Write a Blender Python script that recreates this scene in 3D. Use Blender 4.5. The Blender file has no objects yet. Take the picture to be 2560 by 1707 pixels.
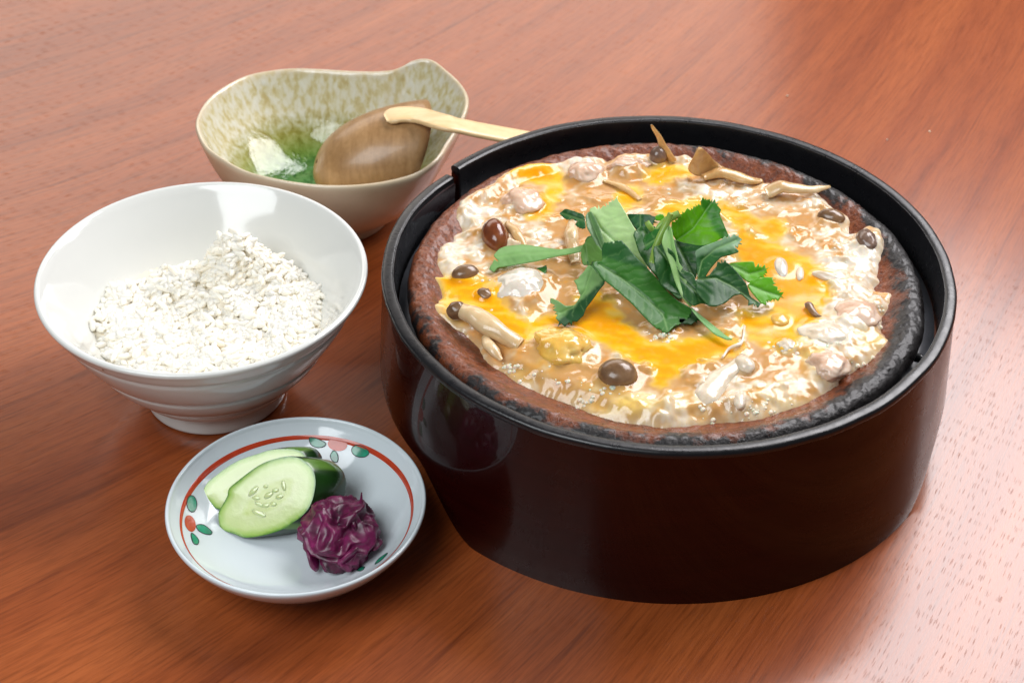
import bpy, math, random
import numpy as np
from mathutils import Matrix, Vector, geometry, noise as mnoise

random.seed(4)
RNG = np.random.default_rng(11)
C = bpy.context.scene.collection
U = 0.01                                    # everything below is written in centimetres

# ------------------------------------------------------------------ camera
CAM_F, CAM_P, CAM_R, CAM_H = 4537.12, 0.667338, 0.003278, 45.93125   # focal (px of 2560), pitch, roll, height
cam = bpy.data.cameras.new("camera")
cam.sensor_width = 36.0
cam.lens = CAM_F / 2560 * 36.0
cam.clip_start, cam.clip_end = 0.01, 50
cam_o = bpy.data.objects.new("camera", cam)
C.objects.link(cam_o)
cam_o.matrix_world = (Matrix.Translation((0, 0, CAM_H * U)) @ Matrix.Rotation(math.pi / 2 - CAM_P, 4, 'X')
                      @ Matrix.Rotation(CAM_R, 4, 'Z'))
cam.dof.use_dof = True
cam.dof.focus_distance = 0.655
cam.dof.aperture_fstop = 20
bpy.context.scene.camera = cam_o

# ------------------------------------------------------------------ world, lamps, exposure
world = bpy.data.worlds.new("World")
bpy.context.scene.world = world
world.use_nodes = True
world.node_tree.nodes["Background"].inputs[0].default_value = (0.95, 0.97, 1.0, 1)
world.node_tree.nodes["Background"].inputs[1].default_value = 0.09

def softbox(name, pos, target, sx, sy, power, col):
    l = bpy.data.lights.new(name, 'AREA')
    l.shape = 'RECTANGLE'; l.size, l.size_y = sx * U, sy * U
    l.energy = power; l.color = col
    o = bpy.data.objects.new(name, l); C.objects.link(o)
    o.location = Vector(pos) * U
    o.rotation_euler = (Vector(target) - Vector(pos)).to_track_quat('-Z', 'Y').to_euler()
softbox("key_softbox", (52, 106, 81), (2, 53, 2), 78, 62, 14.8, (1.0, 0.97, 0.99))
softbox("back_softbox", (-30, 165, 52), (-8, 70, 0), 120, 46, 3.6, (1.0, 0.92, 0.85))
softbox("fill_softbox", (-45, 6, 80), (0, 54, 2), 60, 60, 7.0, (0.93, 0.97, 1.0))

vs = bpy.context.scene.view_settings
vs.view_transform = 'Standard'; vs.look = 'None'; vs.exposure = 0.0; vs.gamma = 1.0
bpy.context.scene.cycles.max_bounces = 12
bpy.context.scene.cycles.diffuse_bounces = 8
bpy.context.scene.cycles.use_denoising = True

# ------------------------------------------------------------------ helpers
def lin(r, g, b):
    f = lambda c: (c / 255 / 12.92) if c / 255 <= 0.04045 else ((c / 255 + 0.055) / 1.055) ** 2.4
    return (f(r), f(g), f(b))

def ray(px, py):
    px = np.asarray(px, float); py = np.asarray(py, float)
    x = px - 1280; y = -(py - 853.5)
    c, s = math.cos(CAM_R), math.sin(CAM_R)
    x, y = c * x - s * y, s * x + c * y
    return np.stack([x, CAM_F * math.cos(CAM_P) + y * math.sin(CAM_P), -CAM_F * math.sin(CAM_P) + y * math.cos(CAM_P)], -1)

def P(px, py, z):
    """the place at height z that the photograph shows at (px, py)"""
    d = ray(px, py)
    t = (np.asarray(z, float) - CAM_H) / d[..., 2]
    return np.stack([d[..., 0] * t, d[..., 1] * t, np.broadcast_to(np.asarray(z, float), t.shape)], -1)

def Pplane(px, py, p0, n):
    d = ray(px, py); o = np.array([0, 0, CAM_H])
    t = ((np.asarray(p0) - o) @ np.asarray(n)) / (d @ np.asarray(n))
    return o + d * t[..., None]

def tag(o, label=None, cat=None, group=None, kind=None):
    for k, v in (('label', label), ('category', cat), ('group', group), ('kind', kind)):
        if v: o[k] = v
    return o

def thing(name, label, cat, loc, group=None):
    o = bpy.data.objects.new(name, None); C.objects.link(o)
    o.empty_display_size = 0.01
    o.location = Vector(loc) * U
    return tag(o, label, cat, group)

def worldloc(o):
    v = Vector((0, 0, 0))
    while o is not None:
        v = v + o.location; o = o.parent
    return v

def mk(name, verts, faces, mat, parent=None, smooth=True, col=None, attrs=None, normals=None, pivot=None):
    """ONE mesh object out of world coordinates in cm"""
    verts = np.asarray(verts, float) * U
    if parent is not None:
        org = np.array(worldloc(parent)); loc = (0, 0, 0)
    elif pivot is not None:
        org = np.asarray(pivot, float) * U; loc = org
    else:
        org = np.zeros(3); loc = (0, 0, 0)
    me = bpy.data.meshes.new(name)
    v = verts - org
    if isinstance(faces, np.ndarray):
        nf, k = faces.shape
        me.vertices.add(len(v)); me.vertices.foreach_set('co', v.astype(np.float32).ravel())
        me.loops.add(nf * k); me.loops.foreach_set('vertex_index', faces.astype(np.int32).ravel())
        me.polygons.add(nf); me.polygons.foreach_set('loop_start', np.arange(0, nf * k, k, dtype=np.int32))
        me.update(calc_edges=True)
    else:
        me.from_pydata([tuple(p) for p in v], [], faces)
    me.validate()
    me.polygons.foreach_set('use_smooth', [smooth] * len(me.polygons))
    if col is not None:
        a = me.color_attributes.new('tint', 'FLOAT_COLOR', 'POINT')
        c4 = np.ones((len(v), 4), np.float32); c4[:, :3] = col
        a.data.foreach_set('color', c4.ravel())
    for k_, val in (attrs or {}).items():
        a = me.attributes.new(k_, 'FLOAT', 'POINT'); a.data.foreach_set('value', np.asarray(val, np.float32))
    if normals is not None:
        me.normals_split_custom_set_from_vertices([tuple(n) for n in normals])
    me.materials.append(mat)
    o = bpy.data.objects.new(name, me); C.objects.link(o)
    o.location = loc
    if parent is not None: o.parent = parent
    return o

def solid(o, t, offset=0.0):
    m = o.modifiers.new('thickness', 'SOLIDIFY'); m.thickness = t * U; m.offset = offset
    return o

def gridfaces(nu, nv, wrapu=False, wrapv=False):
    i = np.arange(nu if wrapu else nu - 1); j = np.arange(nv if wrapv else nv - 1)
    I, J = np.meshgrid(i, j, indexing='ij'); I2 = (I + 1) % nu; J2 = (J + 1) % nv
    return np.stack([I * nv + J, I2 * nv + J, I2 * nv + J2, I * nv + J2], -1).reshape(-1, 4)

def smoothprofile(pts, n):
    """Catmull-Rom through (r, z) points"""
    p = np.asarray(pts, float); k = len(p)
    pe = np.vstack([2 * p[0] - p[1], p, 2 * p[-1] - p[-2]])
    out = []
    for i in range(k - 1):
        a, b, c, d = pe[i:i + 4]
        for t in np.linspace(0, 1, n, endpoint=False):
            out.append(0.5 * ((2 * b) + (c - a) * t + (2 * a - 5 * b + 4 * c - d) * t * t + (3 * b - a - 3 * c + d) * t ** 3))
    out.append(p[-1])
    return np.array(out)

def lathe(name, prof, c, mat, parent, nth=160, wob=None, z0=0.0, closed=False):
    prof = np.asarray(prof, float)
    th = np.linspace(0, 2 * np.pi, nth, endpoint=False)
    R = prof[None, :, 0] * np.ones((nth, 1)); Z = prof[None, :, 1] * np.ones((nth, 1))
    if wob is not None: R, Z = wob(th[:, None], R, Z)
    V = np.stack([c[0] + R * np.cos(th)[:, None], c[1] + R * np.sin(th)[:, None], Z + z0], -1).reshape(-1, 3)
    return mk(name, V, gridfaces(nth, prof.shape[0], True, closed), mat, parent)

def tube(path, rad, n=10, flat=1.0, up=(0, 0, 1), cap=True, sq=2.0):
    """closed tube along a path; rad per point = half width, flat = thickness/width"""
    path = np.asarray(path, float); m = len(path); rad = np.broadcast_to(np.asarray(rad, float), (m,))
    V = []; up = np.asarray(up, float)
    for i in range(m):
        t = path[min(i + 1, m - 1)] - path[max(i - 1, 0)]; t /= np.linalg.norm(t) + 1e-9
        s = np.cross(t, up); s /= np.linalg.norm(s) + 1e-9
        w = np.cross(s, t)
        for k in range(n):
            a = 2 * np.pi * k / n; ca, sa = math.cos(a), math.sin(a)
            ca = math.copysign(abs(ca) ** (2 / sq), ca); sa = math.copysign(abs(sa) ** (2 / sq), sa)
            V.append(path[i] + rad[i] * (ca * s + flat * sa * w))
    F = [tuple(f) for f in gridfaces(m, n, False, True)]
    if cap:
        F.append(tuple(range(n))[::-1]); F.append(tuple(range((m - 1) * n, m * n)))
    return np.array(V), F

def crom(pts, n):
    return smoothprofile(pts, n)

def sphere(nu=40, nv=22):
    th = np.linspace(0, 2 * np.pi, nu, endpoint=False); ph = np.linspace(0, np.pi, nv)
    T, H = np.meshgrid(th, ph, indexing='ij')
    V = np.stack([np.sin(H) * np.cos(T), np.sin(H) * np.sin(T), np.cos(H)], -1).reshape(-1, 3)
    return V, gridfaces(nu, nv, True, False)

def n3(p, s, seed=0.0):
    return np.array([mnoise.noise(Vector((q[0] * s + seed, q[1] * s - seed, q[2] * s + 2 * seed))) for q in p])

# --- 2-D noise on arrays
def _h(i, j, s):
    n = (i * 374761393 + j * 668265263 + s * 974634777) & 0x7fffffff
    n = ((n ^ (n >> 13)) * 1274126177) & 0x7fffffff
    n = n ^ (n >> 16)
    return (n & 0xffff) / 65535.0
def gnoise(x, y, s=0):
    i = np.floor(x).astype(np.int64); j = np.floor(y).astype(np.int64); fx = x - i; fy = y - j
    u = fx * fx * fx * (fx * (fx * 6 - 15) + 10); v = fy * fy * fy * (fy * (fy * 6 - 15) + 10)
    def g(a, b):
        t = _h(i + a, j + b, s) * 2 * np.pi
        return np.cos(t) * (fx - a) + np.sin(t) * (fy - b)
    return 1.5 * ((g(0, 0) * (1 - u) + g(1, 0) * u) * (1 - v) + (g(0, 1) * (1 - u) + g(1, 1) * u) * v)
def fbm(x, y, s=0, o=4, gain=0.5):
    r = 0; a = 1; f = 1
    for k in range(o):
        r = r + a * gnoise(x * f + 17.3 * k, y * f - 9.1 * k, s + 31 * k); a *= gain; f *= 2.03
    return r
def worley(x, y, s=0):
    i = np.floor(x).astype(np.int64); j = np.floor(y).astype(np.int64)
    d1 = np.full(x.shape, 9.0); idr = np.zeros(x.shape)
    for a in (-1, 0, 1):
        for b in (-1, 0, 1):
            cx = i + a + _h(i + a, j + b, s); cy = j + b + _h(i + a, j + b, s + 7)
            d = np.hypot(x - cx, y - cy); m = d < d1
            d1 = np.where(m, d, d1); idr = np.where(m, _h(i + a, j + b, s + 13), idr)
    return d1, idr
def sstep(a, b, x):
    t = np.clip((x - a) / (b - a), 0, 1); return t * t * (3 - 2 * t)
def polysdf(x, y, poly):
    """positive inside"""
    poly = np.asarray(poly, float); d = np.full(x.shape, 1e9); ins = np.zeros(x.shape, bool)
    for k in range(len(poly)):
        ax, ay = poly[k]; bx, by = poly[(k + 1) % len(poly)]
        ex, ey = bx - ax, by - ay; wx, wy = x - ax, y - ay
        t = np.clip((wx * ex + wy * ey) / (ex * ex + ey * ey + 1e-12), 0, 1)
        d = np.minimum(d, (wx - t * ex) ** 2 + (wy - t * ey) ** 2)
        c = ((ay <= y) & (by > y)) | ((by <= y) & (ay > y))
        xi = ax + (y - ay) / (ey if abs(ey) > 1e-12 else 1e-12) * ex
        ins ^= c & (x < xi)
    return np.where(ins, 1, -1) * np.sqrt(d)
def smoothpoly(pts, n=6):
    p = np.asarray(pts, float); k = len(p); out = []
    for i in range(k):
        a, b, c, d = p[(i - 1) % k], p[i], p[(i + 1) % k], p[(i + 2) % k]
        for t in np.linspace(0, 1, n, endpoint=False):
            out.append(0.5 * ((2 * b) + (c - a) * t + (2 * a - 5 * b + 4 * c - d) * t * t + (3 * b - a - 3 * c + d) * t ** 3))
    return np.array(out)

# ------------------------------------------------------------------ shader helpers
class Mat:
    def __init__(s, name):
        s.m = bpy.data.materials.new(name); s.m.use_nodes = True
        s.t = s.m.node_tree; s.n = s.t.nodes; s.b = s.n['Principled BSDF']; s.out = s.n['Material Output']
    def node(s, typ, ins=None, **kw):
        n = s.n.new(typ)
        for k, v in kw.items(): setattr(n, k, v)
        for k, v in (ins or {}).items():
            if isinstance(v, bpy.types.NodeSocket): s.t.links.new(v, n.inputs[k])
            else: n.inputs[k].default_value = v
        return n
    def set(s, **kw):
        for k, v in kw.items():
            k = k.replace('_', ' ')
            if isinstance(v, bpy.types.NodeSocket): s.t.links.new(v, s.b.inputs[k])
            else:
                if k in ('Base Color', 'Coat Tint', 'Specular Tint') and len(v) == 3: v = (*v, 1)
                s.b.inputs[k].default_value = v
        return s
    def coord(s): return s.node('ShaderNodeTexCoord').outputs['Object']
    def noise(s, scale, detail=4, rough=0.5, vec=None, dist=0.0):
        return s.node('ShaderNodeTexNoise', {'Vector': vec or s.coord(), 'Scale': scale, 'Detail': detail, 'Roughness': rough, 'Distortion': dist})
    def ramp(s, fac, stops, interp='LINEAR'):
        r = s.node('ShaderNodeValToRGB', {'Fac': fac}); e = r.color_ramp.elements; r.color_ramp.interpolation = interp
        while len(e) < len(stops): e.new(0.5)
        for el, (p, c) in zip(e, stops):
            el.position = p; el.color = (*c, 1) if len(c) == 3 else c
        return r.outputs['Color']
    def math(s, op, a, b=None, c=None, clamp=False):
        n = s.n.new('ShaderNodeMath'); n.operation = op; n.use_clamp = clamp
        for i, v in enumerate((a, b, c)):
            if v is None: continue
            if isinstance(v, bpy.types.NodeSocket): s.t.links.new(v, n.inputs[i])
            else: n.inputs[i].default_value = v
        return n.outputs[0]
    def mix(s, fac, a, b, typ='MIX'):
        n = s.n.new('ShaderNodeMix'); n.data_type = 'RGBA'; n.blend_type = typ
        for k, v in ((0, fac), (6, a), (7, b)):
            if isinstance(v, bpy.types.NodeSocket): s.t.links.new(v, n.inputs[k])
            else: n.inputs[k].default_value = v if k == 0 else ((*v, 1) if len(v) == 3 else v)
        return n.outputs[2]
    def bump(s, h, strength=0.3, dist=0.001, normal=None):
        ins = {'Height': h, 'Strength': strength, 'Distance': dist}
        if normal is not None: ins['Normal'] = normal
        return s.node('ShaderNodeBump', ins).outputs['Normal']
    def attr(s, name, out='Color'): return s.node('ShaderNodeAttribute', attribute_name=name).outputs[out]

def simple(name, col, rough=0.4, sss=0.0, coat=0.0, noise=0.0, nscale=200, bump=0.0, bscale=400, **kw):
    m = Mat(name)
    c = col
    if noise > 0:
        nz = m.noise(nscale, 4).outputs['Fac']
        d = tuple(max(0, v * (1 - noise)) for v in col); l = tuple(min(1, v * (1 + noise)) for v in col)
        c = m.ramp(nz, [(0.3, d), (0.7, l)])
    m.set(Base_Color=c, Roughness=rough)
    if sss > 0:
        m.set(Subsurface_Weight=sss, Subsurface_Scale=0.002, Subsurface_Radius=(1.0, 0.6, 0.4))
    if coat > 0: m.set(Coat_Weight=coat, Coat_Roughness=0.06)
    if bump > 0: m.set(Normal=m.bump(m.noise(bscale, 3).outputs['Fac'], bump, 0.0006))
    for k, v in kw.items(): m.set(**{k: v})
    return m.m

# ================================================================== TABLE
def wood_table():
    m = Mat('table_wood')
    co = m.coord()
    sep = m.node('ShaderNodeSeparateXYZ', {'Vector': co})
    x, y = sep.outputs['X'], sep.outputs['Y']
    A = math.radians(37.6)
    w = m.noise(6.0, 2).outputs['Fac']
    v = m.math('SUBTRACT', m.math('MULTIPLY', x, math.cos(A)), m.math('MULTIPLY', y, math.sin(A)))
    v = m.math('ADD', v, m.math('MULTIPLY', m.math('MULTIPLY', x, x), 0.5 * 1.76))
    v = m.math('ADD', v, m.math('MULTIPLY', w, 0.013))
    u = m.math('ADD', m.math('MULTIPLY', x, math.sin(A)), m.math('MULTIPLY', y, math.cos(A)))
    def vec(su, sv, off=0.0):
        return m.node('ShaderNodeCombineXYZ', {'X': m.math('MULTIPLY', u, su), 'Y': m.math('MULTIPLY', v, sv), 'Z': off}).outputs[0]
    broad = m.noise(1.0, 3, 0.55, vec(1.6, 40)).outputs['Fac']
    line = m.noise(1.0, 3, 0.6, vec(2.6, 165, 3.0)).outputs['Fac']
    fine = m.noise(1.0, 3, 0.7, vec(45, 900, 5.0)).outputs['Fac']
    base = m.ramp(broad, [(0.25, lin(133, 61, 24)), (0.48, lin(153, 76, 33)), (0.75, lin(169, 90, 43))])
    ln = m.ramp(line, [(0.32, (0.74, 0.69, 0.66)), (0.40, (0.95, 0.94, 0.93)), (0.6, (1, 1, 1)), (0.8, (1.0, 1.0, 1.0))])
    c = m.mix(1.0, base, ln, 'MULTIPLY')
    fn = m.ramp(fine, [(0.32, (0.66, 0.63, 0.60)), (0.58, (1.08, 1.08, 1.08))])
    c = m.mix(0.9, c, fn, 'MULTIPLY')
    # open pores: short dashes along the grain
    pv = m.node('ShaderNodeTexVoronoi', {'Vector': vec(170, 2300, 1.0), 'Scale': 1.0, 'Randomness': 1.0})
    pore = m.math('LESS_THAN', pv.outputs['Distance'], 0.30)
    gate = m.math('GREATER_THAN', m.node('ShaderNodeSeparateColor', {'Color': pv.outputs['Color']}).outputs[0], 0.62)
    pore = m.math('MULTIPLY', pore, gate)
    c = m.mix(m.math('MULTIPLY', pore, 0.15), c, lin(84, 36, 20))
    # a few small knots
    kn = m.node('ShaderNodeTexVoronoi', {'Vector': co, 'Scale': 9.0, 'Randomness': 1.0})
    kd = m.math('ADD', kn.outputs['Distance'], m.math('MULTIPLY', m.noise(180, 3).outputs['Fac'], 0.035))
    c = m.mix(m.math('MULTIPLY', m.math('LESS_THAN', kd, 0.038), 0.75), c, lin(58, 24, 14))
    m.set(Base_Color=c, Specular_IOR_Level=0.2, Coat_Weight=m.math('SUBTRACT', 0.80, m.math('MULTIPLY', pore, 0.5)), Coat_IOR=1.62, Coat_Roughness=0.19)
    rg = m.ramp(fine, [(0.3, (0.34,) * 3), (0.7, (0.44,) * 3)])
    m.set(Roughness=m.math('ADD', rg, m.math('MULTIPLY', pore, 0.25)))
    hgt = m.math('SUBTRACT', m.math('MULTIPLY', fine, 0.25), pore)
    nb = m.bump(hgt, 0.3, 0.0002)
    m.set(Normal=nb, Coat_Normal=m.bump(m.math('MULTIPLY', fine, 0.2), 0.12, 0.0002))
    x0, x1, y0, y1 = -62, 62, 18, 128
    # rounded-edge slab
    bm_v = []; r = 0.4
    for (z, ins) in ((-3.0, r), (-2.7, 0.05), (-0.3, 0.0), (-0.09, 0.12), (0.0, r)):
        for (cx, cy) in ((x0 + ins, y0 + ins), (x1 - ins, y0 + ins), (x1 - ins, y1 - ins), (x0 + ins, y1 - ins)):
            bm_v.append((cx, cy, z))
    f = [(3, 2, 1, 0), (16, 17, 18, 19)]
    for k in range(4):
        for a in range(4):
            b = (a + 1) % 4
            f.append((4 * k + a, 4 * k + b, 4 * k + 4 + b, 4 * k + 4 + a))
    o = mk('wooden_table', bm_v, f, m.m, smooth=False)
    tag(o, 'reddish brown wooden table top with diagonal grain, carrying every dish', 'table')
wood_table()

# ================================================================== LACQUER RING
RC = np.array([5.7285, 54.5514]); ZR = 6.665
NOTCH = math.radians(141.5)
M_black = Mat('black_rim')
sc = M_black.noise(260, 4).outputs['Fac']
M_black.set(Base_Color=lin(19, 19, 22), Roughness=M_black.ramp(sc, [(0.35, (0.26,) * 3), (0.7, (0.36,) * 3)]), Specular_IOR_Level=0.6,
            Normal=M_black.bump(M_black.noise(700, 2).outputs['Fac'], 0.12, 0.0004))
M_liner = simple('black_inner_wall', lin(30, 26, 26), 0.38, noise=0.25, nscale=120)
M_lacq = Mat('dark_red_lacquer')
lz = M_lacq.noise(55, 5, 0.6).outputs['Fac']
lcoord = M_lacq.node('ShaderNodeMapping', {'Vector': M_lacq.coord(), 'Scale': (30, 30, 220)}).outputs[0]
lg = M_lacq.noise(1.0, 4, 0.6, lcoord).outputs['Fac']
M_lacq.set(Base_Color=M_lacq.mix(lg, lin(20, 1, 1), lin(44, 6, 4)), Roughness=M_lacq.ramp(lz, [(0.3, (0.22,) * 3), (0.75, (0.36,) * 3)]),
           Specular_IOR_Level=0.10, Coat_Weight=0.45, Coat_Roughness=0.02)
M_shelf = simple('grey_shelf', lin(92, 94, 100), 0.33, noise=0.2, nscale=90)

def angdiff(a, b): return (a - b + np.pi) % (2 * np.pi) - np.pi
def cut_bottom(th):
    """lower edge of the wall: two wide openings on the left and on the right"""
    z = np.zeros_like(th)
    for c0 in (math.radians(6), math.radians(186)):
        d = np.abs(angdiff(th, c0))
        z = np.maximum(z, 2.1 * (1 - sstep(math.radians(25), math.radians(44), d)))
    return z
def dip(th):
    d = (th - NOTCH) % (2 * np.pi)                       # going left (towards larger angle) from the seam
    return -0.34 * np.exp(-(d / 0.30) ** 2)

def lacquer_ring():
    root = thing('lacquered_ring_stand', 'dark red lacquered round stand with black rim holding the hot clay pan', 'pan stand', (RC[0], RC[1], 0))
    eps = 0.012
    th = np.linspace(NOTCH + eps, NOTCH + 2 * np.pi - eps, 361)
    nz = 14
    # wall: outer skin and inner skin
    zb = cut_bottom(th); zt = 6.40 + dip(th)
    s = np.linspace(0, 1, nz)[None, :]
    Z = zb[:, None] * (1 - s) + zt[:, None] * s
    Ro = 10.93 - 0.062 * Z
    Ro = Ro - 0.05 * np.exp(-((Z - zb[:, None]) / 0.07) ** 2)
    Ri = Ro - 0.42
    ring = np.concatenate([np.stack([Ro, Z], -1), np.stack([Ri, Z], -1)[:, ::-1]], 1)   # closed loop per angle
    k = ring.shape[1]
    V = np.stack([RC[0] + ring[..., 0] * np.cos(th)[:, None], RC[1] + ring[..., 0] * np.sin(th)[:, None], ring[..., 1]], -1).reshape(-1, 3)
    F = [tuple(f) for f in gridfaces(len(th), k, False, True)]
    F += [tuple(range(k)), tuple(range((len(th) - 1) * k, len(th) * k))[::-1]]
    o = mk('wall', V, F, M_lacq.m, root)
    o.modifiers.new('edges', 'EDGE_SPLIT').split_angle = math.radians(50)
    # rim: a bent black strip whose two ends meet at the seam
    prof = smoothprofile([(10.49, 6.36), (10.55, 6.42), (10.55, 6.54), (10.50, 6.63), (10.40, 6.665), (10.22, 6.66), (10.13, 6.62), (10.09, 6.5),
                          (10.06, 5.6), (10.04, 4.3), (10.12, 4.25), (10.14, 5.2), (10.2, 6.24)], 4)
    D = dip(th)
    w1 = sstep(4.0, 6.2, prof[:, 1])
    Rr = prof[None, :, 0] + 0.03 * gnoise(th[:, None] * 6, np.zeros((1, 1)), 5) + 0.007 * gnoise(th[:, None] * 31, np.zeros((1, 1)), 6) * w1
    Rr = Rr + np.where(D < -0.02, 0.12, 0)[:, None] * np.minimum(1, -D / 0.3)[:, None]
    Zr = prof[None, :, 1] + D[:, None] * w1[None]
    V = np.stack([RC[0] + Rr * np.cos(th)[:, None], RC[1] + Rr * np.sin(th)[:, None], Zr], -1).reshape(-1, 3)
    k = len(prof)
    F = [tuple(f) for f in gridfaces(len(th), k, False, True)]
    F += [tuple(range(k)), tuple(range((len(th) - 1) * k, len(th) * k))[::-1]]
    o = mk('rim', V, F, M_black.m, root)
    o.modifiers.new('edges', 'EDGE_SPLIT').split_angle = math.radians(60)
    # inner shelf the pan sits on
    prof = [(9.98, 4.9), (9.98, 5.02), (9.2, 4.98), (8.6, 4.7), (8.0, 4.3), (8.0, 3.9), (9.0, 4.2), (9.98, 4.6)]
    lathe('shelf', prof, RC, M_shelf, root, closed=True)
    # black pin of the shelf at the right
    p = P(2300, 895, 5.35)
    V, F = tube([p + np.array([-0.35, 0.1, 0.0]), p, p + np.array([0.08, -0.03, 0])], [0.17, 0.17, 0.1], 12)
    mk('pin', V, F, M_black.m, root)
lacquer_ring()

# ================================================================== CLAY PAN
PC = np.array([5.64, 54.15])
PAN_IN = np.array([(0, 4.6), (5.5, 4.9), (7.0, 5.45), (7.9, 5.80), (8.3, 5.98), (8.62, 6.22), (8.9, 6.36)])
def pan_z(r): return np.interp(r, PAN_IN[:, 0], PAN_IN[:, 1])
def clay_pan():
    root = thing('clay_pan', 'shallow red brown earthenware pan with charred rim full of egg stew', 'pan', (PC[0], PC[1], 4.2))
    m = Mat('charred_clay')
    co = m.coord(); sp = m.node('ShaderNodeSeparateXYZ', {'Vector': co})
    n1 = m.math('ADD', m.math('MULTIPLY', m.noise(75, 6, 0.65).outputs['Fac'], 1.7), -0.35); n2 = m.noise(300, 5, 0.7).outputs['Fac']; n3_ = m.noise(900, 3, 0.6).outputs['Fac']
    clay = m.ramp(n2, [(0.25, lin(66, 30, 15)), (0.5, lin(122, 62, 32)), (0.75, lin(152, 86, 50))])
    # soot: patches, and the outer face and the front right flank that sit in the flame
    side = m.math('ADD', m.math('MULTIPLY', sp.outputs['X'], 6.0), m.math('MULTIPLY', sp.outputs['Y'], -2.6))
    rr = m.math('SQRT', m.math('ADD', m.math('MULTIPLY', sp.outputs['X'], sp.outputs['X']), m.math('MULTIPLY', sp.outputs['Y'], sp.outputs['Y'])))
    outer = m.math('MULTIPLY', m.math('SUBTRACT', rr, 0.0888), 60.0)
    low = m.math('MULTIPLY', m.math('SUBTRACT', 0.0185, sp.outputs['Z']), 40.0)
    outer = m.math('MINIMUM', outer, 0.36)
    soot = m.math('ADD', m.math('ADD', n1, m.math('MULTIPLY', side, 0.55)), outer)
    soot = m.math('ADD', soot, m.math('MULTIPLY', m.math('SUBTRACT', n2, 0.5), 0.5))
    sf = m.ramp(soot, [(0.47, (0, 0, 0)), (0.70, (1, 1, 1))])
    black = m.ramp(n2, [(0.3, lin(10, 9, 10)), (0.7, lin(36, 32, 32))])
    clay = m.mix(m.ramp(n3_, [(.56, (0, 0, 0)), (.66, (.6,) * 3)]), clay, lin(58, 26, 18))
    c = m.mix(sf, clay, black)
    m.set(Base_Color=c, Roughness=m.ramp(n1, [(0.3, (0.24,) * 3), (0.7, (0.5,) * 3)]), Specular_IOR_Level=0.35,
          Normal=m.bump(m.math('ADD', m.math('MULTIPLY', n2, 1.0), m.math('MULTIPLY', n3_, 0.5)), 0.6, 0.0013), Coat_Weight=0.3, Coat_Roughness=0.18)
    prof = np.vstack([smoothprofile([(0.02, 4.6), (5.5, 4.9), (7.0, 5.45), (7.9, 5.80), (8.3, 5.98), (8.62, 6.22), (8.9, 6.36), (9.14, 6.36),
                          (9.36, 6.24), (9.5, 5.98), (9.5, 5.7), (9.3, 5.3), (8.7, 4.75), (7.4, 4.3), (5.0, 4.2), (0.02, 4.2)], 11)])
    def wob(th, R, Z):
        w = sstep(5.0, 6.2, Z)
        a = np.cos(th) * 5; b = np.sin(th) * 5
        return (R + w * (0.05 * gnoise(a, b, 3) + 0.03 * gnoise(a * 4 + R, b * 4, 8)),
                Z + w * (0.035 * gnoise(a * 1.3, b * 1.3, 9) + 0.03 * gnoise(a * 6 + R * 3, b * 6 - R * 2, 12) - 0.012 * sstep(.15, .6, gnoise(a * 2.2 * R / 5, b * 2.2 * R / 5, 14)) + 0.006 * gnoise(a * R * .9 + 3 * b, b * R * .9, 15) + 0.009 * gnoise(a * R * 1.9, b * R * 1.9, 16)))
    lathe('body', prof, PC, m.m, root, nth=1000, wob=wob)
clay_pan()

# ================================================================== EGG STEW
ZS = 6.13
def S(pts, z=ZS):
    p = np.asarray(pts, float); return P(p[:, 0], p[:, 1], z)[:, :2]

OUT = [(1141,553),(1143,530),(1156,512),(1184,493),(1225,473),(1254,449),(1304,428),(1347,420),(1390,415),(1434,402),(1500,398),(1521,401),(1552,393),(1606,388),
 (1660,392),(1704,392),(1735,398),(1780,412),(1834,428),(1862,436),(1893,443),(1948,456),(2000,468),(2045,488),(2078,514),(2121,543),(2124,562),(2128,575),(2150,575),(2175,573),(2206,597),
 (2203,640),(2197,673),(2199,692),(2190,706),(2219,721),(2232,732),(2219,760),(2206,790),(2210,820),(2221,851),(2200,872),(2186,888),(2154,909),(2106,925),(2099,946),
 (2078,959),(2034,985),(2002,1000),(1950,1014),(1916,1029),(1840,1034),(1786,1036),(1710,1045),(1656,1053),(1602,1042),(1558,1036),(1504,1021),(1466,1003),(1412,982),
 (1346,958),(1294,934),(1250,907),(1212,879),(1191,845),(1168,822),(1121,801),(1087,779),(1093,757),(1104,733),(1100,714),(1087,692),(1108,683),(1098,662),(1093,643),
 (1102,618),(1130,599),(1139,582),(1156,569)]
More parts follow.
